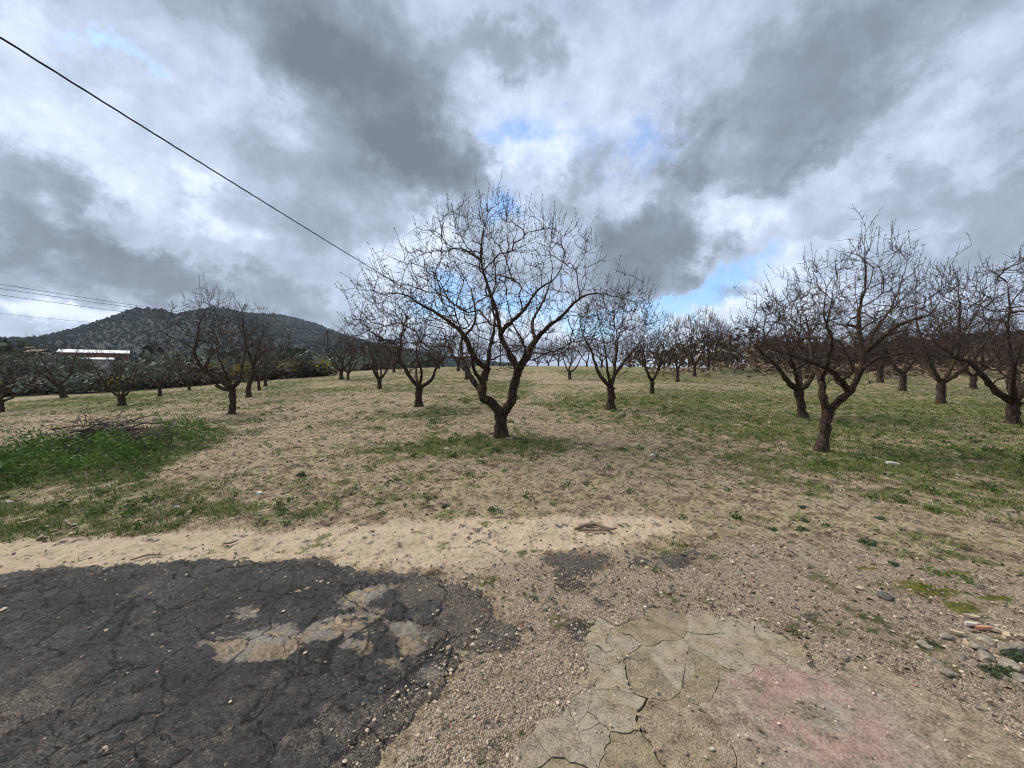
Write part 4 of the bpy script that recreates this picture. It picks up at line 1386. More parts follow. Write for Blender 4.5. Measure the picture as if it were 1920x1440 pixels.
for i, a in enumerate([(29.36, 56.00, 7.74, 3.11), (32.62, 60.00, 7.06, 3.33), (38.10, 68.00, 7.37, 3.40), (46.52, 78.00, 6.56, 3.25), (47.22, 76.00, 6.58, 3.16),
                       (52.37, 80.00, 6.54, 3.33), (58.25, 84.00, 6.71, 3.26), (12.04, 62.00, 4.88, 2.58), (8.45, 70.00, 5.13, 2.52), (7.17, 76.00, 5.53, 2.64),
                       (5.59, 84.00, 5.71, 2.56), (2.29, 66.00, 4.78, 2.56), (-0.17, 60.00, 4.69, 2.66), (-3.59, 74.00, 4.94, 2.57), (-5.50, 64.00, 4.48, 2.49),
                       (20.14, 66.00, 6.03, 2.93), (25.15, 74.00, 6.48, 2.87), (23.72, 60.00, 6.42, 3.00), (21.08, 80.00, 6.02, 2.66), (-11.18, 62.00, 4.13, 2.58),
                       (13.05, 56.00, 5.15, 2.64), (12.82, 84.00, 5.95, 2.56)]):
    crest.append((a, i))
ORD = ['first', 'second', 'third', 'fourth', 'fifth', 'sixth', 'seventh', 'eighth', 'ninth', 'tenth', 'eleventh', 'twelfth', 'thirteenth', 'fourteenth', 'fifteenth',
       'sixteenth', 'seventeenth', 'eighteenth', 'nineteenth', 'twentieth', 'twenty-first', 'twenty-second']
for q, (a, i) in enumerate(sorted(crest, key=lambda e: e[0][0] / e[0][1])):
    far_tree(*a, i % 6, i * 1.7, 'small bare tree on the skyline crest, %s from the left' % ORD[q], 'small bare trees along the crest')
rr_ = random.Random(3)
for i in range(5):
    for j in range(4):
        y = 33 + j * 7.5 + rr_.uniform(-.6, .6)
        x = 25 + i * 7.2 + j * 4.0 + rr_.uniform(-.6, .6)
        far_tree(x, y, 4.9 + rr_.uniform(-.4, .6), 2.8 + rr_.uniform(-.2, .4), (i * 3 + j) % 6, rr_.uniform(0, 6),
                 'bare tree of the %s row beyond the right-hand bank, %s from the left' % (('nearest', 'second', 'third', 'farthest')[j], ORD[i]), 'bare trees of the far right rows')
for i, (u, d) in enumerate([(-13.5, 44), (-9.5, 50), (-6.0, 43), (-17, 52), (-12, 60)]):
    far_tree(u, d, 4.6, 2.5, (i + 2) % 6, i * 2.1, 'bare tree in the middle distance left of the largest tree, %s from the left' % ('second', 'fourth', 'fifth', 'first', 'third')[i], 'bare trees of the middle distance')


# ------------------------------------------------------------------ far land: wooded mountain, hill on the right
M['forest'] = forest_mat()
M['hill'] = simple_mat('hill_soil', (0.006, 0.012, 0.012), (0.010, 0.018, 0.018), 0.02, 1.0, 0, coord='pos')
OCT = np.array([(1, 0, 0), (-1, 0, 0), (0, 1, 0), (0, -1, 0), (0, 0, 1), (0, 0, -1)], float)
OCF = np.array([(0, 2, 4), (2, 1, 4), (1, 3, 4), (3, 0, 4), (2, 0, 5), (1, 2, 5), (3, 1, 5), (0, 3, 5)])


def blobs(name, C, S, squash, seed, tints, jit=0.3):
    """many small lumpy crowns as one mass"""
    V, F = OCT, OCF
    r = np.random.default_rng(seed)
    n, k = len(C), len(V)
    W = V[None] * (1 + r.uniform(-jit, jit, (n, k, 1))) * S[:, None, None] * np.array([1, 1, squash])
    W = W + C[:, None, :]
    FF = (F[None] + (np.arange(n) * k)[:, None, None]).reshape(-1, 3)
    return mesh_np(name, W.reshape(-1, 3), FF, True, {'tint': np.repeat(tints, k)})


def hill_field(az, d, ridges):
    z = np.full(az.shape, -40.0)
    for prof, d0, dr, d1 in ridges:
        P = np.array(prof)
        hr = np.interp(az, P[:, 0], P[:, 1])
        t = np.where(d < dr, np.clip((d - d0) / (dr - d0), 0, 1), np.clip((d1 - d) / (d1 - dr), 0, 1))
        s = np.where(d < dr, 0.55 * t + 0.45 * t * t * (3 - 2 * t), t * t * (3 - 2 * t))
        z = np.maximum(z, -8 + (hr + 8) * s)
    return z


def ridge(pts, d):
    out = []
    for u, v in pts:
        cx, cy = (u - 960) / 721.0, (690 - v) / 721.0
        out.append((math.atan2(cx, 1.0), 1.6 + cy * d / math.sqrt(1 + cx * cx)))
    return out


MAIN = [(ridge([(-2500, 668), (-800, 652), (-200, 642), (0, 640), (60, 638), (110, 628), (150, 618), (200, 603), (240, 590), (265, 583), (300, 584),
                (335, 592), (360, 586), (400, 580), (440, 585), (480, 597), (540, 625), (620, 660), (700, 690)], 950), 420, 950, 1500),
        (ridge([(380, 690), (420, 600), (440, 587), (480, 589), (520, 591), (560, 600), (600, 611), (640, 626), (700, 644), (760, 655), (830, 668), (900, 676),
                (1000, 690)], 1250), 700, 1250, 1800),
        (ridge([(-300, 700), (150, 690), (250, 655), (330, 640), (420, 632), (520, 628), (580, 640), (640, 655), (720, 668), (820, 690)], 640), 380, 640, 800)]
RIGHT = [(ridge([(1400, 700), (1480, 680), (1560, 668), (1640, 655), (1720, 644), (1800, 634), (1920, 627), (2300, 615), (3500, 640)], 330), 150, 330, 520)]


def build_hill(name, ridges, a0, a1, d0, d1, label, n_trees, size, seed, tone):
    na, nd = 150, 60
    A, Dd = np.meshgrid(np.linspace(a0, a1, na), np.linspace(d0, d1, nd))
    z = hill_field(A.ravel(), Dd.ravel(), ridges)
    x, y = Dd.ravel() * np.sin(A.ravel()), Dd.ravel() * np.cos(A.ravel())
    z = z + (fbm(x, y, 0.012, 4, seed) - 0.5) * 7 * np.clip((z + 8) / 40, 0, 1)
    i = np.arange(nd - 1)[:, None] * na
    j = np.arange(na - 1)[None, :]
    F = np.stack([i + j, i + j + 1, i + na + j + 1, i + na + j], -1).reshape(-1, 4)
    h = obj(name, mesh_np(name, np.stack([x, y, z], 1), F, True), M['hill'])
    tag(h, label, None, None, 'structure')
    r = np.random.default_rng(seed)
    a = r.uniform(a0, a1, n_trees * 2)
    d = d0 + (d1 * 0.92 - d0) * r.random(n_trees * 2) ** 0.8
    zz = hill_field(a, d, ridges)
    x, y = d * np.sin(a), d * np.cos(a)
    zz = zz + (fbm(x, y, 0.012, 4, seed) - 0.5) * 7 * np.clip((zz + 8) / 40, 0, 1)
    k = zz > -6
    x, y, zz = x[k][:n_trees], y[k][:n_trees], zz[k][:n_trees]
    S = size * r.lognormal(0, 0.25, len(x)) * np.clip(np.hypot(x, y) / 900, 0.55, 1.1)
    C = np.stack([x, y, zz + S * 0.75], 1)
    tn = np.clip(tone + r.normal(0, 0.09, len(x)) + (fbm(x, y, 0.008, 3, seed + 9) - 0.5) * 1.3, 0, 1)
    f = obj('pine_forest', blobs('pine_forest', C, S, 0.85, seed + 1, tn), M['forest'])
    return f


f = build_hill('mountain', MAIN, R(-76), R(4), 380, 1500, 'long mountain covered in dark blue-green pine forest', 34000, 2.2, 201, 0.5)
tag(f, 'dark blue-green pine forest covering the mountain', 'forest', None, 'stuff')
f = build_hill('wooded_hill', RIGHT, R(30), R(75), 150, 480, 'low dark wooded hill behind the right-hand orchard rows', 3000, 2.4, 211, 0.3)
tag(f, 'dark brownish woodland on the low hill at right', 'forest', None, 'stuff')

# ------------------------------------------------------------------ leafy shrubs and trees on the left
LEAF = {
    'olive': tint_mat('olive_leaves', [(0.0, (0.050, 0.062, 0.044)), (0.45, (0.14, 0.165, 0.122)), (1.0, (0.29, 0.32, 0.255))], 0.7, 0.15),
    'yellow': tint_mat('yellow_leaves', [(0.0, (0.08, 0.075, 0.018)), (0.5, (0.22, 0.19, 0.035)), (1.0, (0.36, 0.30, 0.06))], 0.8, 0.25),
    'dark': tint_mat('conifer_leaves', [(0.0, (0.020, 0.030, 0.018)), (0.5, (0.048, 0.066, 0.040)), (1.0, (0.09, 0.115, 0.068))], 0.9),
    'brown': tint_mat('brown_thicket', [(0.0, (0.04, 0.03, 0.022)), (0.5, (0.11, 0.08, 0.058)), (1.0, (0.20, 0.155, 0.105))], 0.95),
    'grass': tint_mat('grass_blades', [(0.0, (0.038, 0.058, 0.014)), (0.5, (0.105, 0.140, 0.032)), (1.0, (0.21, 0.225, 0.075))], 0.8, 0.2),
    'straw': tint_mat('dry_straw', [(0.0, (0.10, 0.075, 0.045)), (0.5, (0.27, 0.21, 0.125)), (1.0, (0.46, 0.38, 0.24))], 0.95),
    'weed': tint_mat('weed_leaves', [(0.0, (0.026, 0.052, 0.010)), (0.5, (0.072, 0.132, 0.025)), (1.0, (0.17, 0.245, 0.055))], 0.7, 0.25),
    'cushion': tint_mat('cushion_leaves', [(0.0, (0.020, 0.034, 0.018)), (0.5, (0.055, 0.082, 0.042)), (1.0, (0.11, 0.145, 0.075))], 0.8, 0.1),
    'litter': tint_mat('leaf_litter', [(0.0, (0.028, 0.021, 0.016)), (0.6, (0.095, 0.072, 0.05)), (1.0, (0.22, 0.17, 0.11))], 0.95),
}


def leaf_quads(C, size, r, aspect=0.42, updown=1.0):
    """one quad per centre, random orientation; returns verts, faces"""
    n = len(C)
    a = r.normal(0, 1, (n, 3))
    a[:, 2] *= updown
    a /= np.linalg.norm(a, axis=1, keepdims=True) + 1e-9
    b = np.cross(a, r.normal(0, 1, (n, 3)))
    b /= np.linalg.norm(b, axis=1, keepdims=True) + 1e-9
    s = np.broadcast_to(size, (n,))[:, None]
    v = np.stack([C - a * s, C - b * s * aspect, C + a * s, C + b * s * aspect], 1)
    return v.reshape(-1, 3), np.arange(n * 4).reshape(-1, 4)


def shrub_crown(seed, n, leaf, lumps=9, conif=False, gap=0.5):
    """unit crown: base at z=0, height 1, half width 1"""
    r = np.random.default_rng(seed)
    pts, tn = [], []
    L = []
    for i in range(lumps):
        a = r.uniform(0, 6.28)
        q = r.uniform(0.05, 0.68)
        zc = r.uniform(0.28, 0.80) * (1 - 0.35 * q)
        L.append((math.cos(a) * q, math.sin(a) * q, zc, r.uniform(0.24, 0.44)))
    per = n // lumps
    for (x, y, z, s) in L:
        v = r.normal(0, 1, (per, 3))
        v /= np.linalg.norm(v, axis=1, keepdims=True)
        rad = s * r.uniform(0.55, 1.08, (per, 1)) * (0.82 + 0.36 * vn(v[:, 0] * 2 + x * 9, v[:, 2] * 2 + v[:, 1], 1.7, seed)[:, None])
        p = np.array((x, y, z)) + v * rad * np.array([1, 1, 0.62])
        if conif:
            p[:, :2] *= (1.12 - p[:, 2:3]).clip(0.1)
        pts.append(p)
        tn.append(np.clip(r.normal(0.45, 0.2, per) + r.normal(0, 0.12), 0, 1))
    P = np.concatenate(pts)
    T = np.concatenate(tn)
    k = P[:, 2] > 0.02
    P, T = P[k], T[k]
    V, F = leaf_quads(P, leaf * r.uniform(0.6, 1.3, len(P)), r)
    return mesh_np('crown', V, F, False, {'tint': np.repeat(T, 4)})


SHRUBS = {'olive': [shrub_crown(300 + i, 3000, 0.055, 10) for i in range(3)], 'yellow': [shrub_crown(310 + i, 1900, 0.06, 9) for i in range(2)],
          'dark': [shrub_crown(320, 2600, 0.06, 10, True)], 'brown': [shrub_crown(330 + i, 1500, 0.06, 8) for i in range(2)]}


def stems(seed, h):
    r = np.random.default_rng(seed)
    mb = MB()
    it = []
    for i in range(5):
        a = r.uniform(0, 6.28)
        e = np.array([math.cos(a) * 0.35, math.sin(a) * 0.35, 0.55])
        it.append((np.array([(0, 0, -0.03), e * np.array([0.3, 0.3, 0.5]), e]), np.array([0.05, 0.035, 0.015]), 6, 0.3))
    mb.tubes(it, 0.1)
    return mb.mesh('trunk', True)


STEM = stems(5, 1)


def shrub(name, x, y, h, hw, kind, k, rz, label, cat, group):
    t = empty(name, (x, y, gz(x, y) - 0.05), rz)
    t.scale = (hw, hw, h)
    obj('trunk', STEM, M['bark'], t)
    me = SHRUBS[kind][k % len(SHRUBS[kind])]
    obj('crown', me, LEAF[kind], t)
    tag(t, label, cat, group)


GS = 'shrubs and olives along the left edge of the field'
for a in [
    ('olive_bush', -38.83, 35.00, 1.97, 2.04, 'olive', 0, 0.0, 'round silvery olive bush beside the dark forked tree', 'bush', GS),
    ('olive_tree', -47.31, 37.00, 4.23, 3.85, 'olive', 1, 1.0, 'broad grey-green olive tree near the left edge of the picture', 'tree', GS),
    ('olive_tree', -51.99, 44.00, 4.36, 3.66, 'olive', 2, 2.0, 'grey-green olive tree behind the dark forked bare tree', 'tree', GS),
    ('olive_tree', -46.45, 46.00, 3.45, 3.51, 'olive', 0, 3.0, 'grey-green olive tree behind the stout lichened trunk', 'tree', GS),
    ('olive_tree', -45.44, 52.00, 2.76, 3.75, 'olive', 1, 4.0, 'grey-green olive tree behind the slim bare tree', 'tree', GS),
    ('olive_tree', -36.45, 60.00, 2.41, 3.16, 'olive', 2, 5.0, 'grey olive tree right of the pair of bare trunks', 'tree', GS),
    ('olive_tree', -39.61, 70.00, 3.38, 4.08, 'olive', 0, 0.7, 'larger grey olive tree behind the low bare tree', 'tree', GS),
    ('yellow_bush', -28.58, 56.00, 2.18, 2.64, 'yellow', 0, 0.2, 'bright yellow-green bush left of the wooden pole', 'bush', GS),
    ('yellow_bush', -33.08, 44.00, 2.44, 2.32, 'yellow', 1, 1.2, 'yellow autumn bush seen through the bent-limb tree', 'bush', GS),
    ('yellow_bush', -32.84, 40.00, 1.08, 1.89, 'yellow', 0, 2.2, 'low dull yellow bush left of the yellow autumn bush', 'bush', GS),
    ('conifer', -104.97, 80.00, 8.78, 4.88, 'dark', 0, 0.0, 'dark green conifer at the far left edge under the mountain', 'tree', GS),
    ('thicket', -41.26, 34.00, 1.57, 1.89, 'brown', 0, 0.0, 'dark brown thicket left of the round silvery bush', 'bush', GS),
    ('thicket', -41.89, 40.00, 1.20, 1.89, 'brown', 1, 1.0, 'dark brown thicket between the round bush and the stout trunk', 'bush', GS),
    ('thicket', -47.99, 50.00, 1.96, 3.05, 'brown', 0, 2.0, 'brown thicket left of the slim bare tree', 'bush', GS),
    ('thicket', -38.06, 56.00, 1.57, 3.57, 'brown', 1, 3.0, 'brown thicket behind the pair of bare trunks', 'bush', GS),
    ('thicket', -23.22, 62.00, 1.60, 3.78, 'brown', 0, 4.0, 'dark thicket right of the wooden pole', 'bush', GS),
]:
    shrub(*a)


def belt(name, n, fn, kind, seed, leaf, label, cat, m=110):
    """a mass of distant trees"""
    r = np.random.default_rng(seed)
    Vs, Ts = [], []
    for i in range(n):
        x, y, h, hw = fn(r)
        v = r.normal(0, 1, (m, 3))
        v /= np.linalg.norm(v, axis=1, keepdims=True)
        p = v * r.uniform(0.5, 1.0, (m, 1)) * np.array([hw, hw, h * 0.5]) * (0.8 + 0.4 * r.random())
        p += np.array([x, y, float(terrain(np.array([x]), np.array([y]))[0]) + h * 0.52])
        Vs.append(p)
        Ts.append(np.clip(r.normal(0.45, 0.17, m) + r.normal(0, 0.18), 0, 1))
    P = np.concatenate(Vs)
    V, F = leaf_quads(P, leaf * r.uniform(0.6, 1.3, len(P)), r, 0.6)
    o = obj(name, mesh_np(name, V, F, False, {'tint': np.repeat(np.concatenate(Ts), 4)}), LEAF[kind])
    tag(o, label, cat, None, 'stuff')


def fn_left(r):
    d = r.uniform(85, 330)
    a = R(r.uniform(-66, -12))
    if d < 130 and R(-50) < a < R(-43):
        d += 60
    return d * math.sin(a), d * math.cos(a), r.uniform(3.5, 7.5) * (1 + 0.15 * (d > 200)), r.uniform(2.2, 4.2)


belt('tree_belt', 330, fn_left, 'dark', 401, 0.75, 'far belt of dark trees at the foot of the mountain', 'trees')


def fn_left2(r):
    d = r.uniform(58, 150)
    a = R(r.uniform(-64, -16))
    if R(-50) < a < R(-43):
        d = 122 + d * 0.3
    return d * math.sin(a), d * math.cos(a), r.uniform(2.4, 4.2), r.uniform(1.6, 3.0)


belt('olive_grove', 150, fn_left2, 'olive', 402, 0.42, 'distant grey-green olive grove below the mountain', 'trees')


def fn_right(r):
    x = r.uniform(26, 95)
    y = r.uniform(46, 90) - 0.1 * x
    return x, y, r.uniform(3.0, 5.5), r.uniform(1.8, 3.2)


belt('scrub_belt', 150, fn_right, 'brown', 403, 0.34, 'dark brown scrub and trees beyond the right-hand rows', 'trees')



HEDGE = np.array([(-64.70, 36.92), (-46.60, 32.85), (-44.03, 33.70), (-33.84, 32.05), (-30.88, 33.69), (-29.11, 36.34), (-25.42, 39.83), (-22.81, 41.11), (-20.30, 41.81)])


def fn_hedge(r):
    t = r.uniform(0, len(HEDGE) - 1.001)
    i = int(t)
    p = HEDGE[i] + (HEDGE[i + 1] - HEDGE[i]) * (t - i)
    o = p / np.linalg.norm(p) * abs(r.normal(0, 2.2))
    return p[0] + o[0], p[1] + o[1], r.uniform(0.9, 2.1), r.uniform(0.8, 1.7)


belt('hedgerow', 75, fn_hedge, 'brown', 404, 0.17, 'tangled brown scrub along the left edge of the field', 'scrub', 190)
belt('hedgerow', 60, fn_hedge, 'olive', 405, 0.16, 'grey-green undergrowth along the left edge of the field', 'scrub', 190)
belt('hedgerow', 16, fn_hedge, 'yellow', 406, 0.15, 'yellowing shrubs dotted along the left edge of the field', 'scrub', 150)

# dry brush along the earth bank
r = np.random.default_rng(410)
n = 2600
bx = r.uniform(13, 60, n)
by = 36.2 - 0.10 * (bx - 20) + r.normal(0, 1.3, n)
P = np.stack([bx, by, terrain(bx, by) + r.uniform(0.0, 0.55, n)], 1)
V, F = leaf_quads(P, r.uniform(0.10, 0.35, n), r, 0.3, 0.6)
M['bank_brush'] = tint_mat('bank_brush', [(0.0, (0.06, 0.04, 0.03)), (0.5, (0.17, 0.12, 0.085)), (1.0, (0.33, 0.25, 0.16))], 0.95)
tag(obj('dry_brush', mesh_np('dry_brush', V, F, False, {'tint': np.repeat(r.random(n), 4)}), M['bank_brush']),
    'reddish dry brush along the earth bank on the right', 'brush', None, 'stuff')

# ------------------------------------------------------------------ buildings far on the left
M['white_roof'] = simple_mat('white_roof', (0.36, 0.37, 0.39), (0.46, 0.47, 0.49), 3, 0.5, 0)
M['brick_wall'] = simple_mat('brick_wall', (0.20, 0.085, 0.06), (0.28, 0.13, 0.09), 6, 0.9, 0)
M['white_wall'] = simple_mat('white_wall', (0.34, 0.33, 0.31), (0.46, 0.45, 0.43), 3, 0.9, 0)
M['dark_open'] = simple_mat('dark_opening', (0.02, 0.02, 0.022), (0.04, 0.04, 0.042), 3, 0.6, 0)
M['tile_roof'] = simple_mat('tile_roof', (0.16, 0.095, 0.065), (0.23, 0.14, 0.095), 4, 0.9, 0)


def prism_roof(w, d, h, over=0.4):
    a, b = w / 2 + over, d / 2 + over
    V = [(-a, -b, 0), (a, -b, 0), (a, b, 0), (-a, b, 0), (-a, 0, h), (a, 0, h)]
    V += [(x, y, z - 0.18) for x, y, z in V]
    F4 = [(0, 1, 5, 4), (2, 3, 4, 5), (7, 6, 10, 11), (9, 8, 11, 10), (0, 6, 7, 1), (2, 8, 9, 3), (1, 7, 11, 5), (5, 11, 8, 2), (3, 9, 10, 4), (4, 10, 6, 0)]
    return mesh_np('roof', np.array(V, float), np.array(F4), False)


def building(name, loc, rz, w, d, h, rh, wall, roof, label, wins=(), door=None):
    t = empty(name, loc, rz)
    mb = MB()
    mb.box((0, 0, h / 2), (w, d, h))
    obj('wall', mb.mesh('wall'), M[wall], t)
    obj('roof', prism_roof(w, d, rh), M[roof], t, (0, 0, h + 0.19))
    mb = MB()
    mb.box((0, 0, 0), (1.3, 0.14, 1.1))
    wm = mb.mesh('window')
    for x, z in wins:
        obj('window', wm, M['dark_open'], t, (x, -d / 2 - 0.02, z))
    if door:
        mb = MB()
        mb.box((door, -d / 2 - 0.02, 1.5), (2.6, 0.14, 3.0))
        obj('door', mb.mesh('door'), M['dark_open'], t)
    tag(t, label, 'building', 'buildings at the foot of the mountain')
    return t


wp = (-127.34, 118.00, 6.17)
bz = float(terrain(np.array([wp[0]]), np.array([wp[1]]))[0])
building('warehouse', (wp[0], wp[1], bz), R(44), 14.0, 9.0, wp[2] - bz - 0.2, 1.0, 'brick_wall', 'white_roof',
         'long brick-red building with a bright white roof below the mountain', [(-5.5 + i * 2.2, 4.6) for i in range(5)], 5)
wp = (-112.02, 104.00, 4.05)
bz = float(terrain(np.array([wp[0]]), np.array([wp[1]]))[0])
building('shed', (wp[0], wp[1], bz), R(44), 6.0, 5.0, wp[2] - bz - 0.3, 0.5, 'white_wall', 'white_roof',
         'low white shed in front of the long red building', [(-2, 2.6), (1, 2.6)])
for i, (u, v, d, lab) in enumerate([(75, 657, 190, 'small white house left of the long red building, nearer the bare tree'), (55, 660, 205, 'small white house farthest left under the mountain'),
                                    (376, 675, 130, 'small pale house glimpsed behind the bent-limb tree')]):
    cx = (u - 960) / 721.0
    x, y, zt = cx * d, d, 1.6 + (690 - v) / 721.0 * d
    b0 = float(terrain(np.array([x]), np.array([y]))[0])
    building('house', (x, y, b0), R(5 * i), 8.0, 7.0, zt - b0 - 0.9, 1.1, 'white_wall', 'tile_roof', lab, [(-2.2, 3.2), (1.8, 3.2)], 0)

# ------------------------------------------------------------------ poles and cables
M['pole_wood'] = simple_mat('pole_wood', (0.035, 0.028, 0.023), (0.075, 0.06, 0.05), 9, 0.95, 0.2)
M['cable'] = simple_mat('cable', (0.018, 0.018, 0.019), (0.03, 0.03, 0.031), 20, 0.6, 0)
M['insulator'] = simple_mat('insulator', (0.25, 0.20, 0.16), (0.35, 0.30, 0.25), 10, 0.3, 0)


def pole(x, y, top, label, arms=()):
    z0 = gz(x, y)
    t = empty('utility_pole', (x, y, z0))
    mb = MB()
    H_ = top - z0
    mb.tubes([(np.array([(0, 0, -0.3), (0.01, 0, H_ * 0.4), (0, 0.01, H_ * 0.8), (0, 0, H_)]), np.array([0.14, 0.125, 0.105, 0.09]), 10, 0.3)], 0.02)
    obj('shaft', mb.mesh('shaft', True), M['pole_wood'], t)
    for z in arms:
        mb = MB()
        mb.box((0, 0, z - z0), (0.95, 0.09, 0.09), R(70))
        a = obj('crossarm', mb.mesh('crossarm'), M['pole_wood'], t)
        for s in (-0.4, 0.4):
            mb = MB()
            mb.tubes([(np.array([(0, 0, 0.04), (0, 0, 0.10), (0, 0, 0.16)]), np.array([0.03, 0.045, 0.02]), 8, 0.4)])
            obj('insulator', mb.mesh('insulator', True), M['insulator'], a, (s * math.cos(R(70)), s * math.sin(R(70)), z - z0))
    tag(t, label, 'pole', 'wooden poles carrying the cables')


def cable(label, P, rad, twist=False):
    mb = MB()
    P = np.array(P, float)
    if twist:
        n = len(P)
        it = []
        a = np.cumsum(np.concatenate([[0], np.linalg.norm(np.diff(P, axis=0), axis=1)])) / 0.22
        for ph in (0, 2.09, 4.19):
            Q = P.copy()
            Q[:, 0] += rad * 0.9 * np.cos(a + ph)
            Q[:, 2] += rad * 0.9 * np.sin(a + ph)
            it.append((Q, np.full(n, rad * 0.75), 5, 0.3))
        mb.tubes(it)
    else:
        mb.tubes([(P, np.full(len(P), rad), 5, 0.3)])
    tag(obj('cable', mb.mesh('cable', True), M['cable']), label, 'cable', 'overhead cables')


tt = np.linspace(-0.13, 1.0, 900)
cable('thick twisted black cable running from upper left down behind the largest tree',
      np.stack([-7.6 + 5.3 * tt, 5.7 + 69.3 * tt, 6.50 - 1.55 * tt + 2.65 * tt ** 2], 1), 0.011, True)
pole(-2.3, 75.0, 7.75, 'far wooden pole seen on the skyline through the fork of the largest tree')
pole(-8.3, -3.4, 7.0, 'wooden pole behind the viewer carrying the thick twisted cable')
pt = (-28.65, 60.00, 7.48)
pole(pt[0], pt[1], pt[2], 'wooden pole standing left of the spreading bare tree, right of the yellow-green bush', (pt[2] - 0.35,))
for (v0, dz, lab) in ((533, -0.10, 'uppermost of the thin power lines crossing in front of the mountain'),
                      (541, -0.16, 'second thin power line from the top before the mountain'),
                      (553, -0.75, 'third thin power line from the top before the mountain'),
                      (588, -1.6, 'lowest and faintest power line, left of the mountain')):
    a = np.array([-0.0, 0, 0.0]) + np.array([(-960 / 721.0) * 27.0, 27.0, 1.6 + (690 - v0) / 721.0 * 27.0])
    b = np.array([pt[0], pt[1], pt[2] + dz])
    s = np.linspace(-0.55, 1, 90)[:, None]
    Q = a + (b - a) * s
    Q[:, 2] -= 0.9 * (s[:, 0] * (1 - s[:, 0])) * 1.1
    cable(lab, Q, 0.016 if v0 < 580 else 0.010)


# ------------------------------------------------------------------ low growth on the ground
def scatter(n, r0, r1, a0=-62, a1=62, seed=1, p=1.0):
    r = np.random.default_rng(seed)
    a = R(a0) + r.random(n) * (R(a1) - R(a0))
    d = np.exp(math.log(r0) + r.random(n) ** p * (math.log(r1) - math.log(r0)))
    return d * np.sin(a), d * np.cos(a), d, r


def tufts(name, x, y, d, r, blades, hgt, spread, lean, mat, tint, label, cat, width=0.004):
    n = len(x)
    z = ground_z(x, y)
    m = n * blades
    bx = np.repeat(x, blades)
    by = np.repeat(y, blades)
    bz_ = np.repeat(z, blades)
    gr = np.repeat(np.clip((d / 7.0) ** 0.75, 0.8, 3.2), blades)
    a = r.random(m) * 6.283
    off = r.random(m) * spread * gr
    h = hgt * gr ** 0.35 * r.uniform(0.5, 1.25, m)
    ln = lean * h * r.uniform(0.3, 1.3, m)
    w_ = width * gr * r.uniform(0.7, 1.3, m)
    cx, cy = bx + np.cos(a) * off, by + np.sin(a) * off
    p0 = np.stack([cx - np.sin(a) * w_, cy + np.cos(a) * w_, bz_ - 0.006], 1)
    p1 = np.stack([cx + np.sin(a) * w_, cy - np.cos(a) * w_, bz_ - 0.006], 1)
    p2 = np.stack([cx + np.cos(a) * ln, cy + np.sin(a) * ln, bz_ + h], 1)
    V = np.stack([p0, p1, p2], 1).reshape(-1, 3)
    T = np.clip(np.repeat(tint, blades) + r.normal(0, 0.13, m), 0, 1)
    o = obj(name, mesh_np(name, V, np.arange(m * 3).reshape(-1, 3), False, {'tint': np.repeat(T, 3)}), mat)
    tag(o, label, cat, None, 'stuff')


x, y, d, r = scatter(210000, 3.6, 45, seed=501, p=0.85)
mk, asp, isl, patch, weed = masks(x, y)
g = mk['grass'] * np.clip(3.4 * (fbm(x, y, 3.2, 4, 502, 0.65) - 0.27), 0, 1.5)
k = (r.random(len(x)) < np.clip((g - 0.14) * 1.1, 0, 0.85)) & (weed < 0.1)
x, y, d, g = x[k], y[k], d[k], g[k]
tufts('field_grass', x, y, d, r, 5, 0.045, 0.045, 0.9, LEAF['grass'], np.clip(0.30 + 0.35 * g + r.normal(0, 0.1, len(x)), 0, 1),
      'short green grass growing in patches over the field', 'grass')
x, y, d, r = scatter(60000, 3.4, 40, seed=511, p=0.8)
mk, asp, isl, patch, weed = masks(x, y)
k = (r.random(len(x)) < 0.75 * (1 - mk['sand']) * (1 - 0.85 * mk['gravel']) * (0.2 + 1.2 * fbm(x, y, 1.4, 3, 512)) * (asp < -0.1)) & (weed < 0)
x, y, d = x[k], y[k], d[k]
tufts('dry_grass', x, y, d, r, 4, 0.022, 0.06, 2.6, LEAF['straw'], np.clip(r.normal(0.5, 0.2, len(x)), 0, 1), 'dry straw-coloured grass lying over the soil', 'grass', 0.0035)

# leaf litter and twigs
x, y, d, r = scatter(22000, 2.6, 26, seed=521, p=0.85)
mk, asp, isl, patch, weed = masks(x, y)
k = (r.random(len(x)) < (1 - 0.75 * mk['sand']) * (0.25 + 1.1 * fbm(x, y, 0.9, 3, 522)) * (asp < 0) * (plate_mask(x, y) < 0.5))
x, y, d = x[k], y[k], d[k]
P = np.stack([x, y, ground_z(x, y) + 0.008], 1)
V, F = leaf_quads(P, r.uniform(0.010, 0.024, len(x)) * np.clip((d / 6) ** 0.6, 0.8, 2.2), r, 0.45, 0.25)
tag(obj('leaf_litter', mesh_np('leaf_litter', V, F, False, {'tint': np.repeat(r.random(len(x)) ** 1.6, 4)}), LEAF['litter']),
    'small dead leaves scattered over the bare soil', 'litter', None, 'stuff')

# gravel
M['gravel'] = tint_mat('gravel_stones', [(0.0, (0.12, 0.092, 0.068)), (0.4, (0.31, 0.242, 0.175)), (0.75, (0.47, 0.385, 0.285)), (0.9, (0.54, 0.47, 0.375)),
                                         (0.93, (0.25, 0.11, 0.08)), (0.96, (0.30, 0.14, 0.10)), (1.0, (0.60, 0.57, 0.52))], 0.9)
ICO = []


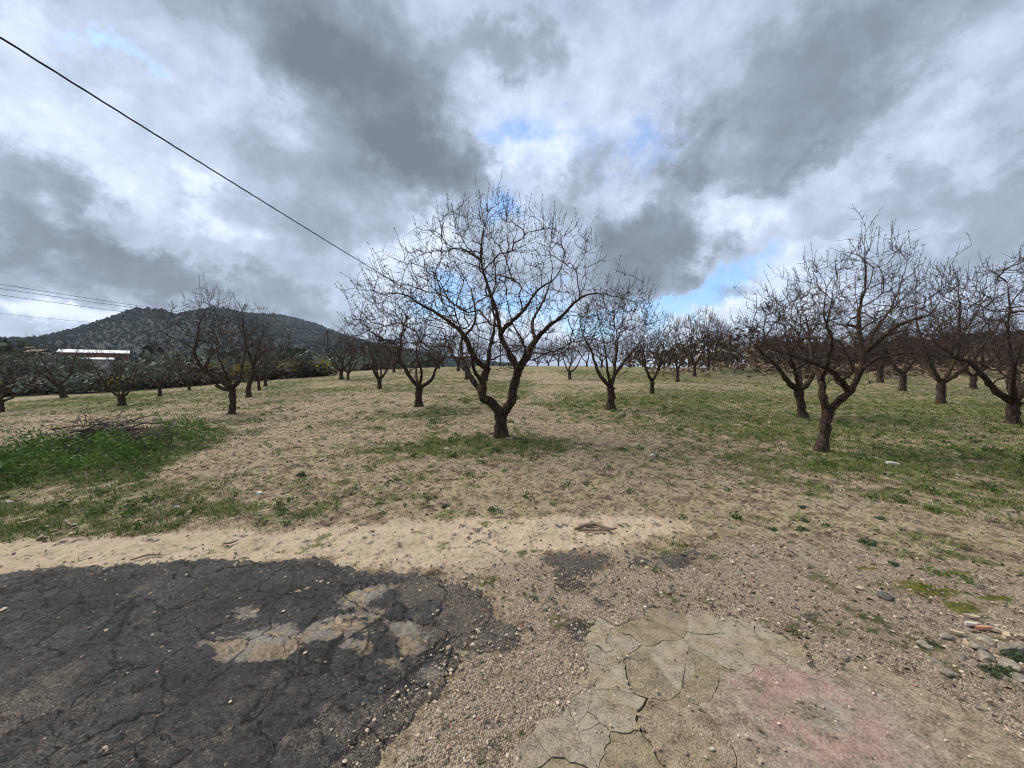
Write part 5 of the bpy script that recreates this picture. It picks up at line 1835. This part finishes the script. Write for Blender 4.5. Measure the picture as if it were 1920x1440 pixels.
def stones(name, x, y, z, s, r, mat, tint, label, cat, fine=False):
    n = len(x)
    a = r.random(n) * 6.283
    if fine:
        if not ICO:
            bm = bmesh.new()
            bmesh.ops.create_icosphere(bm, subdivisions=1, radius=1.0)
            ICO.extend([np.array([v.co[:] for v in bm.verts]), np.array([[v.index for v in f.verts] for f in bm.faces])])
            bm.free()
        BV, BF = ICO
    else:
        BV, BF = OCT, OCF
    k = len(BV)
    V = BV[None] * r.uniform(0.7, 1.25, (n, k, 1)) + r.normal(0, 0.14, (n, k, 3))
    V = V * s[:, None, None] * np.stack([np.ones(n), r.uniform(0.6, 1, n), r.uniform(0.4, 0.8, n)], 1)[:, None, :]
    c, q = np.cos(a)[:, None], np.sin(a)[:, None]
    X = V[:, :, 0] * c - V[:, :, 1] * q + x[:, None]
    Y = V[:, :, 0] * q + V[:, :, 1] * c + y[:, None]
    Z = V[:, :, 2] + z[:, None]
    FF = (BF[None] + (np.arange(n) * k)[:, None, None]).reshape(-1, 3)
    o = obj(name, mesh_np(name, np.stack([X, Y, Z], -1).reshape(-1, 3), FF, False, {'tint': np.repeat(tint, k)}), mat)
    tag(o, label, cat, None, 'stuff')


x, y, d, r = scatter(46000, 1.25, 11, seed=531, p=1.15)
mk, asp, isl, patch, weed = masks(x, y)
pm = plate_mask(x, y)
dens = 0.10 + 0.85 * mk['gravel'] - 0.05 * mk['sand'] + 0.25 * sstep(-np.abs(asp), -0.3, 0) - 0.06 * (asp > 0.3) - 0.30 * mk['grass']
dens = dens + 0.35 * np.exp(-((x - (2.53, 2.11)[0]) / 0.9) ** 2 - ((y - (2.53, 2.11)[1]) / 0.5) ** 2)
k = r.random(len(x)) < np.clip(dens * (0.25 + 1.3 * fbm(x, y, 1.8, 3, 532)), 0, 1) * np.where(pm > 0.5, 0.12, 1.0)
x, y, d, pm, asp = x[k], y[k], d[k], pm[k], asp[k]
s = np.clip(r.lognormal(math.log(0.0062), 0.5, len(x)), 0.003, 0.03) * np.clip((d / 2.4) ** 0.45, 0.8, 1.8)
z = terrain(x, y) + np.where(asp > 0, 0.004, micro(x, y) * 0.55) + np.where(pm > 0.5, 0.003, 0.0) + s * 0.25
tn = np.where(r.random(len(x)) < 0.95, r.random(len(x)) * 0.80, 0.86 + 0.14 * r.random(len(x)))
big = s > 0.0095
s = np.where(big, 0.0085 + (s - 0.0095) * 0.55, s)
q = ~big
stones('gravel', x[q], y[q], z[q], s[q], r, M['gravel'], tn[q], 'fine brown and grey gravel strewn over the forecourt', 'gravel')
q = big
stones('pebbles', x[q], y[q], z[q] - s[q] * 0.15, s[q], r, M['gravel'], tn[q], 'coarser pebbles lying among the gravel of the forecourt', 'gravel', True)

# clods of soil and low weed rosettes over the field
M['clod'] = tint_mat('soil_clods', [(0.0, (0.085, 0.064, 0.044)), (0.5, (0.24, 0.188, 0.125)), (1.0, (0.42, 0.345, 0.24))], 1.0, 0, 0.5, 40)
x, y, d, r = scatter(9000, 3.3, 17, seed=535, p=0.9)
mk, asp, isl, patch, weed = masks(x, y)
k = r.random(len(x)) < (0.75 - 0.65 * mk['sand'] - 0.4 * mk['gravel']) * np.clip(2.5 * (fbm(x, y, 1.2, 3, 536) - 0.25), 0.05, 1) * (asp < -0.1)
x, y, d = x[k], y[k], d[k]
s = np.clip(r.lognormal(math.log(0.014), 0.45, len(x)), 0.006, 0.045) * np.clip((d / 6) ** 0.4, 0.8, 1.5)
stones('soil_clods', x, y, ground_z(x, y) + s * 0.15, s, r, M['clod'], r.random(len(x)), 'crumbly clods of dry soil strewn over the field', 'clods', True)

x, y, d, r = scatter(2400, 3.8, 20, seed=537, p=0.9)
mk, asp, isl, patch, weed = masks(x, y)
k = (r.random(len(x)) < 0.06 + 0.75 * mk['grass'] * (1 - mk['gravel'])) & (asp < -0.15) & (weed < 0) & (mk['sand'] < 0.4)
x, y, d = x[k], y[k], d[k]
m = 34
sz = r.uniform(0.03, 0.085, len(x)) * np.clip((d / 6) ** 0.4, 0.8, 1.6)
v = r.normal(0, 1, (len(x), m, 3)) * np.array([0.55, 0.55, 0.0])
v[:, :, 2] = np.abs(r.normal(0, 0.4, (len(x), m))) + 0.1
P = (v * sz[:, None, None] + np.stack([x, y, ground_z(x, y)], 1)[:, None, :]).reshape(-1, 3)
V, F = leaf_quads(P, np.repeat(sz, m) * r.uniform(0.18, 0.4, len(P)), r, 0.4, 0.9)
tn = np.clip(np.repeat(r.normal(0.32, 0.16, len(x)), m) + r.normal(0, 0.12, len(P)), 0, 1)
tag(obj('weed_rosettes', mesh_np('weed_rosettes', V, F, False, {'tint': np.repeat(tn, 4)}), LEAF['weed']),
    'small green weed rosettes dotted over the field', 'weeds', None, 'stuff')


# ------------------------------------------------------------------ weeds and the heap of prunings
x, y, d, r = scatter(190000, 4.2, 13, -66, -28, seed=541)
_, asp, isl, patch, weed = masks(x, y)
wn = weed + 0.9 * (fbm(x, y, 1.7, 4, 545, 0.6) - 0.5)
k = (weed > -0.5) & (r.random(len(x)) < np.clip(0.15 + wn * 1.8, 0, 1) * np.clip(3.2 * (fbm(x, y, 4.0, 3, 542) - 0.18), 0.1, 1))
x, y, d, wd = x[k], y[k], d[k], np.clip(wn[k], 0, 1)
PB = (-7.51, 7.11)
hump = 0.44 * (1 - 0.8 * np.exp(-((x - PB[0]) / 1.0) ** 2 - ((y - PB[1] - 0.1) / 0.6) ** 2)) * sstep(wd, 0, 0.7) * np.clip(3.0 * (fbm(x, y, 2.6, 4, 543, 0.6) - 0.28), 0.05, 1.3)
P = np.stack([x, y, ground_z(x, y) + 0.02 + r.random(len(x)) ** 0.55 * (0.05 + hump)], 1)
V, F = leaf_quads(P, r.uniform(0.013, 0.036, len(x)), r, 0.42, 1.1)
tn = np.clip(0.28 + 0.45 * fbm(x, y, 3.0, 3, 544) + r.normal(0, 0.18, len(x)), 0, 1)
tag(obj('weed_patch', mesh_np('weed_patch', V, F, False, {'tint': np.repeat(tn, 4)}), LEAF['weed']),
    'lush green weeds spreading round the heap of cut branches', 'weeds', None, 'stuff')

M['brush'] = tint_mat('cut_branches', [(0.0, (0.035, 0.027, 0.023)), (0.5, (0.075, 0.060, 0.052)), (1.0, (0.19, 0.165, 0.145))], 0.95)
r = np.random.default_rng(551)
bc = np.array((-7.51, 7.11))
pile = empty('brush_pile', (bc[0], bc[1], gz(*bc)))
tag(pile, 'heap of cut grey branches lying in the green weeds on the left', 'brush pile')


def pile_h(px, py):
    return 0.6 * math.exp(-(px / 1.2) ** 2 - (py / 0.55) ** 2)


for i in range(36):
    L = r.uniform(0.45, 1.05)
    a = r.normal(0.12, 0.5)
    px, py = r.normal(-0.1, 0.42), r.normal(0, 0.22)
    e = r.uniform(-0.05, 0.32)
    z0 = r.uniform(0.05, 0.9) * pile_h(px, py)
    s = np.linspace(-0.5, 0.5, 7)
    Q = np.stack([px + math.cos(a) * L * s + r.normal(0, .02, 7), py + math.sin(a) * L * s + r.normal(0, .02, 7),
                  z0 + 0.08 + L * (s * e) - 0.14 * L * s ** 2 + r.normal(0, .012, 7)], 1)
    Q[:, 2] = np.maximum(Q[:, 2], 0.01)
    r0 = r.uniform(0.009, 0.024)
    mb = MB()
    mb.tubes([(Q, np.linspace(r0, r0 * 0.35, 7), 6, r.random())], 0.08)
    obj('branch', mb.mesh('branch', True), M['brush'], pile)
mb = MB()
it = []
for i in range(700):
    px, py = r.normal(0, 0.55), r.normal(0, 0.25)
    z0 = r.random() * (pile_h(px, py) + 0.05)
    dv = r.normal(0, 1, 3) * np.array([1, 0.8, 0.55]) + np.array([0.2, 0, 0.25])
    dv *= r.uniform(0.12, 0.42) / np.linalg.norm(dv)
    p0 = np.array([px, py, z0 + 0.04])
    it.append((np.array([p0, p0 + dv * 0.5 + r.normal(0, 0.02, 3), p0 + dv]), np.array([0.006, 0.0045, 0.003]), 3, r.random()))
mb.tubes(it)
tw = obj('twigs', mb.mesh('twigs', True), M['brush'], pile)
tw['kind'] = 'stuff'

# small weed cushions standing alone on the bare ground
CUSH = []
for i in range(3):
    rr2 = np.random.default_rng(560 + i)
    n = 420
    v = rr2.normal(0, 1, (n, 3))
    v[:, 2] = np.abs(v[:, 2])
    v /= np.linalg.norm(v, axis=1, keepdims=True)
    a_ = np.arctan2(v[:, 1], v[:, 0])
    P = v * rr2.uniform(0.6, 1.05, (n, 1)) * (0.8 + 0.22 * np.sin(3 * a_ + i))[:, None] * np.array([1, 1, 0.62])
    V, F = leaf_quads(P, rr2.uniform(0.09, 0.19, n), rr2, 0.45)
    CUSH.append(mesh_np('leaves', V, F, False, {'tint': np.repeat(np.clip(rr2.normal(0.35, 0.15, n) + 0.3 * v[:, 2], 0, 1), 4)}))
for i, (px, py, s, lab) in enumerate([
        (*(2.56, 3.72), 0.055, 'small green weed cushion beside a white pebble, left of a pair on bare ground'),
        (*(2.85, 3.72), 0.065, 'dark green weed cushion, right of a pair on the bare ground'),
        (*(3.25, 3.44), 0.085, 'largest dark green weed cushion on the gravelly ground at right'),
        (*(3.91, 4.01), 0.070, 'green weed cushion higher up and right of the pair'),
        (*(3.05, 3.96), 0.055, 'small green weed cushion just above the pair'),
        (*(3.29, 4.31), 0.050, 'faint green weed cushion farthest back above the pair'),
        (*(3.10, 3.06), 0.045, 'small green weed cushion near the yellow moss'),
        (*(-0.23, 4.24), 0.060, 'lone green weed cushion below the largest tree, beside the sandy strip'),
        (*(-0.76, 4.34), 0.058, 'green weed cushion left of the lone one below the largest tree'),
        (*(-3.09, 5.58), 0.080, 'bright green weed tuft on the dry slope left of the middle'),
        (*(1.45, 3.01), 0.022, 'tiny green weed on the gravel below the dark asphalt remnant'),
        (*(2.16, 7.44), 0.110, 'green weed tuft by a pale stone on the bare earth right of the largest tree')]):
    t = empty('weed_cushion', (px, py, gz(px, py) - 0.006), i * 1.3)
    t.scale = (s, s, s * 0.95)
    obj('leaves', CUSH[i % 3], LEAF['cushion'] if i not in (9, 11) else LEAF['weed'], t)
    tag(t, lab, 'weed', 'weed cushions on bare ground')


# ------------------------------------------------------------------ single stones, rubble, sticks
M['stone_white'] = simple_mat('pale_stone', (0.42, 0.39, 0.33), (0.62, 0.59, 0.52), 30, 0.9, 0.5, 0.01)
M['stone_grey'] = simple_mat('grey_rubble', (0.10, 0.088, 0.07), (0.29, 0.255, 0.20), 34, 0.95, 0.6, 0.012)
M['stone_buff'] = simple_mat('buff_shard', (0.30, 0.225, 0.145), (0.54, 0.44, 0.30), 30, 0.9, 0.4, 0.006)
M['stone_red'] = simple_mat('red_shard', (0.34, 0.14, 0.09), (0.48, 0.23, 0.15), 30, 0.9, 0.4, 0.006)
M['stone_dark'] = simple_mat('tar_lump', (0.045, 0.042, 0.040), (0.13, 0.12, 0.11), 40, 0.95, 0.8, 0.012)
M['stick'] = simple_mat('dry_stick', (0.12, 0.09, 0.062), (0.26, 0.20, 0.145), 24, 0.95, 0.6, 0.006)


def rock(name, x, y, size, rz, mat, seed, label, cat, group=None, sharp=0.18):
    bm = bmesh.new()
    bmesh.ops.create_icosphere(bm, subdivisions=2, radius=1.0)
    rr = random.Random(seed)
    ax = [Vector((rr.gauss(0, 1), rr.gauss(0, 1), rr.gauss(0, 1))).normalized() for _ in range(9)]
    cut = [rr.uniform(0.45, 0.85) for _ in ax]
    for v in bm.verts:
        for a, c in zip(ax, cut):
            q = v.co.dot(a)
            if q > c:
                v.co -= a * (q - c)
        v.co *= 1 + rr.uniform(-0.06, 0.06)
        v.co.x *= size[0]
        v.co.y *= size[1]
        v.co.z *= size[2]
    me = bpy.data.meshes.new(name)
    bm.to_mesh(me)
    bm.free()
    o = obj(name, me, M[mat], None, (x, y, gz(x, y) + size[2] * 0.18))
    o.rotation_euler = (rr.uniform(-.15, .15), rr.uniform(-.15, .15), rz)
    tag(o, label, cat, group)


def shard(name, x, y, size, rz, mat, seed, label, cat, group):
    """flat broken piece of tile or brick"""
    rr = random.Random(seed)
    n = 7
    bm = bmesh.new()
    ang = sorted(rr.uniform(0, 6.283) for _ in range(n))
    ang = [i * 6.283 / n + rr.uniform(-.3, .3) for i in range(n)]
    top = [bm.verts.new((math.cos(a) * size[0] * rr.uniform(.75, 1.1), math.sin(a) * size[1] * rr.uniform(.75, 1.1), size[2])) for a in ang]
    bot = [bm.verts.new((v.co.x * 1.04, v.co.y * 1.04, -size[2])) for v in top]
    bm.faces.new(top)
    bm.faces.new(bot[::-1])
    for i in range(n):
        bm.faces.new((top[i], bot[i], bot[(i + 1) % n], top[(i + 1) % n]))
    me = bpy.data.meshes.new(name)
    bm.to_mesh(me)
    bm.free()
    o = obj(name, me, M[mat], None, (x, y, gz(x, y) + size[2] * 1.0 + 0.004))
    o.rotation_euler = (rr.uniform(-.2, .2), rr.uniform(-.2, .2), rz)
    tag(o, label, cat, group)


rock('stone', *(6.12, 6.12), (0.13, 0.08, 0.05), 0.2, 'stone_white', 1, 'large pale stone lying in the grass right of the leaning tree', 'stone')
rock('stone', *(-1.26, 7.40), (0.08, 0.05, 0.025), 0.4, 'stone_white', 2, 'flat white stone in the green patch left of the largest trunk', 'stone')
rock('stone', *(-0.50, 9.22), (0.09, 0.06, 0.06), 0.9, 'stone_grey', 3, 'grey stone at the left foot of the largest trunk', 'stone')
rock('stone', *(-0.06, 8.54), (0.13, 0.06, 0.04), 0.1, 'stone_grey', 4, 'flat grey stone at the right foot of the largest trunk', 'stone')
rock('stone', *(-3.20, 4.80), (0.045, 0.035, 0.050), 0.5, 'stone_white', 5, 'pale upright stone alone on the slope right of the weeds', 'stone')
rock('stone', *(-3.81, 4.32), (0.035, 0.022, 0.015), 0.4, 'stone_white', 6, 'white pebble on the dry slope below the weeds', 'stone')
rock('stone', *(-4.50, 3.89), (0.03, 0.025, 0.018), 0.4, 'stone_white', 7, 'round white pebble next to the dark forked stick', 'stone')
rock('stone', *(-6.03, 4.55), (0.05, 0.03, 0.015), 0.2, 'stone_white', 8, 'flat white stone below the weeds near the left edge', 'stone')
rock('stone', *(2.50, 6.82), (0.06, 0.05, 0.05), 0.2, 'stone_white', 9, 'pale stone on the bare earth right of the largest tree', 'stone')
rock('stone', *(2.55, 3.64), (0.022, 0.014, 0.010), 0.2, 'stone_white', 10, 'white pebble beside the small weed cushion', 'stone')
rock('stone', *(0.89, 2.50), (0.014, 0.014, 0.012), 0.2, 'stone_white', 11, 'round white pebble at the top of the cracked concrete', 'stone')
rock('stone', *(-1.01, 1.72), (0.016, 0.012, 0.011), 0.7, 'stone_buff', 12, 'orange-brown pebble lying on the dark asphalt', 'stone')
rock('stone', *(1.78, 2.34), (0.022, 0.016, 0.012), 0.7, 'stone_grey', 13, 'left grey pebble of two beside the light concrete', 'stone', 'two pebbles beside the light concrete')
rock('stone', *(1.82, 2.31), (0.018, 0.015, 0.012), 0.1, 'stone_grey', 14, 'right grey pebble of two beside the light concrete', 'stone', 'two pebbles beside the light concrete')
rock('tar_lump', *(2.60, 2.61), (0.075, 0.05, 0.028), 0.6, 'stone_dark', 15, 'dark lump of old asphalt lying on the gravel at right', 'lump')
rock('stone', *(1.78, 2.95), (0.05, 0.02, 0.012), 0.5, 'stone_grey', 16, 'flat grey stone on the gravel above the concrete', 'stone')
rock('stone', *(2.69, 2.81), (0.035, 0.025, 0.015), 0.5, 'stone_grey', 17, 'grey stone on the gravel left of the yellow moss', 'stone')
GR = 'rubble heap at the right edge'
for i, (u, px, py, sz, m) in enumerate([
        (0, *(2.80, 2.12), (0.060, 0.045, 0.035), 'stone_grey'), (1, *(2.86, 2.10), (0.050, 0.040, 0.035), 'stone_grey'),
        (2, *(2.77, 2.18), (0.065, 0.040, 0.025), 'stone_grey'), (3, *(2.64, 2.13), (0.050, 0.035, 0.026), 'stone_grey'),
        (4, *(2.57, 2.20), (0.050, 0.030, 0.020), 'stone_grey'), (5, *(2.61, 2.05), (0.055, 0.038, 0.024), 'stone_grey'),
        (6, *(2.66, 2.00), (0.065, 0.045, 0.030), 'stone_grey'), (7, *(2.37, 2.14), (0.048, 0.032, 0.020), 'stone_grey'),
        (8, *(2.26, 1.94), (0.036, 0.028, 0.022), 'stone_grey'), (9, *(2.48, 2.06), (0.040, 0.028, 0.020), 'stone_grey'),
        (10, *(2.60, 1.91), (0.045, 0.035, 0.024), 'stone_grey'), (11, *(2.30, 2.03), (0.034, 0.026, 0.018), 'stone_grey')]):
    lab = ['biggest grey chunk of rubble, right of the buff shards', 'grey chunk of rubble touching the right edge beside the biggest one', 'flat grey chunk of rubble just below the red shard',
           'grey chunk of rubble left of the flat one under the red shard', 'grey chunk of rubble leftmost below the shards', 'grey chunk of rubble among green sprigs below the flat one',
           'wide grey chunk of rubble below the biggest one', 'low grey chunk of rubble at the left end of the heap', 'small square grey chunk near the rim of the brown slab',
           'small grey chunk in the middle of the rubble heap', 'grey chunk lowest at the right edge of the picture', 'small grey chunk between the heap and the brown slab'][i]
    rock('rubble_chunk', px, py, sz, i * 0.8, m, 40 + i, lab, 'rubble', GR)
for i, (px, py, sz, m, lab) in enumerate([
        (*(2.93, 2.25), (0.062, 0.018, 0.008), 'stone_buff', 'longest pale buff tile shard at the right edge'),
        (*(2.86, 2.27), (0.050, 0.014, 0.008), 'stone_red', 'red tile shard lying left of the longest buff shard'),
        (*(2.82, 2.30), (0.036, 0.014, 0.008), 'stone_white', 'pale shard left of the red shard'),
        (*(2.76, 2.17), (0.048, 0.014, 0.009), 'stone_buff', 'orange-buff shard just below the red shard'),
        (*(2.65, 2.23), (0.040, 0.013, 0.008), 'stone_buff', 'buff shard leftmost of the tile shards'),
        (*(2.91, 2.20), (0.020, 0.020, 0.014), 'stone_buff', 'small thick buff shard under the longest one'),
        (*(2.91, 2.37), (0.045, 0.014, 0.007), 'stone_buff', 'pale buff shard uppermost of the tile shards'),
        (*(3.01, 2.20), (0.050, 0.012, 0.007), 'stone_buff', 'thin buff shard cut by the right edge')]):
    shard('tile_shard', px, py, sz, -0.35 + 0.1 * (i % 3), m, 70 + i, lab, 'shard', 'tile shards at the right edge')
shard('tile_shard', *(-5.04, 3.93), (0.10, 0.03, 0.008), 0.35, 'stone_buff', 90, 'orange tile shard in the green grass near the left edge', 'shard', None)
shard('tile_shard', *(-4.21, 3.62), (0.03, 0.02, 0.008), 0.35, 'stone_buff', 91, 'small orange shard on the sand below the forked stick', 'shard', None)


def stick(name, pts, r0, label, side=()):
    p0 = np.array(pts[0][:2])
    z0 = gz(*p0)
    t = empty(name, (p0[0], p0[1], z0))
    mb = MB()
    Q = np.array([(p[0] - p0[0], p[1] - p0[1], gz(p[0], p[1]) - z0 + r0 * 0.8 + p[2]) for p in pts])
    C = catmull(Q, 0.05)
    mb.tubes([(C, np.interp(np.linspace(0, 1, len(C)), [0, 0.15, 0.8, 1], [r0 * 0.6, r0, r0 * 0.8, r0 * 0.3]), 8, 0.4)], 0.14)
    obj('stem', mb.mesh('stem', True), M['stick'], t)
    for s in side:
        mb = MB()
        Q = np.array([(p[0] - p0[0], p[1] - p0[1], gz(p[0], p[1]) - z0 + r0 * 0.7 + p[2]) for p in s])
        mb.tubes([(catmull(Q, 0.05), np.linspace(r0 * 0.8, r0 * 0.3, len(catmull(Q, 0.05))), 7, 0.4)], 0.14)
        obj('side_branch', mb.mesh('side_branch', True), M['stick'], t)
    tag(t, label, 'stick', 'dead sticks on the ground')


def pl(L, z=0.0):
    return [(a, b, z) for a, b in L]


stick('dead_stick', pl([(0.63, 3.72), (0.72, 3.78), (0.83, 3.81), (0.90, 3.74), (0.95, 3.70), (1.03, 3.73)], 0.0), 0.022, 'thick curved piece of dead wood lying on the sandy strip',
      [pl([(0.70, 3.70), (0.80, 3.67), (0.91, 3.68), (0.99, 3.70)], 0.004)])
stick('dead_stick', pl([(-2.60, 3.39), (-2.56, 3.43), (-2.52, 3.48)]), 0.011, 'short dark stick on the sand above the asphalt')
stick('dead_stick', pl([(-3.17, 3.13), (-3.10, 3.20), (-3.03, 3.24), (-2.97, 3.23)]), 0.008, 'thin dark twig at the edge of the asphalt on the left', [pl([(-3.03, 3.23), (-3.05, 3.28)])])
stick('dead_stick', pl([(-4.70, 3.98), (-4.59, 3.92), (-4.48, 3.86)]), 0.014, 'dark forked stick beside the round white pebble', [pl([(-4.63, 3.94), (-4.65, 3.98)])])
stick('dead_stick', pl([(-4.25, 3.86), (-4.15, 3.96), (-4.09, 4.06)]), 0.006, 'long thin stick on the green verge at left')
stick('dead_stick', pl([(15.71, 15.77), (15.31, 14.87), (15.56, 14.87)]), 0.02, 'dark branch lying on the grass before the right-hand trees')

# plant sprigs in the rubble
for i, (px, py, s, lab) in enumerate([(*(2.77, 2.05), 0.06, 'green sprig among the rubble at the right edge'), (*(2.51, 1.95), 0.05, 'green sprig below the rubble, left of the edge one'),
                                      (*(2.42, 2.16), 0.03, 'small green sprig at the left end of the rubble'), (*(2.59, 1.95), 0.06, 'green sprig lowest right of the rubble')]):
    t = empty('weed_sprig', (px, py, gz(px, py) - 0.005), i * 2.0)
    t.scale = (s, s, s)
    obj('leaves', CUSH[i % 3], LEAF['weed'], t)
    tag(t, lab, 'weed', 'weed sprigs in the rubble')


# ------------------------------------------------------------------ light haze in the air
def build_haze():
    mb = MB()
    mb.box((-100, 900, 82), (3900, 1960, 196))
    m = bpy.data.materials.new('haze')
    m.use_nodes = True
    nt = m.node_tree
    nt.nodes.clear()
    v = nt.nodes.new('ShaderNodeVolumePrincipled')
    v.inputs['Color'].default_value = (0.74, 0.86, 1.0, 1)
    v.inputs['Density'].default_value = HAZE
    v.inputs['Anisotropy'].default_value = 0.2
    o = nt.nodes.new('ShaderNodeOutputMaterial')
    nt.links.new(v.outputs[0], o.inputs['Volume'])
    tag(obj('haze', mb.mesh('haze'), m), 'thin bluish haze in the air', 'haze', None, 'stuff')


HAZE = 0.0001
build_haze()
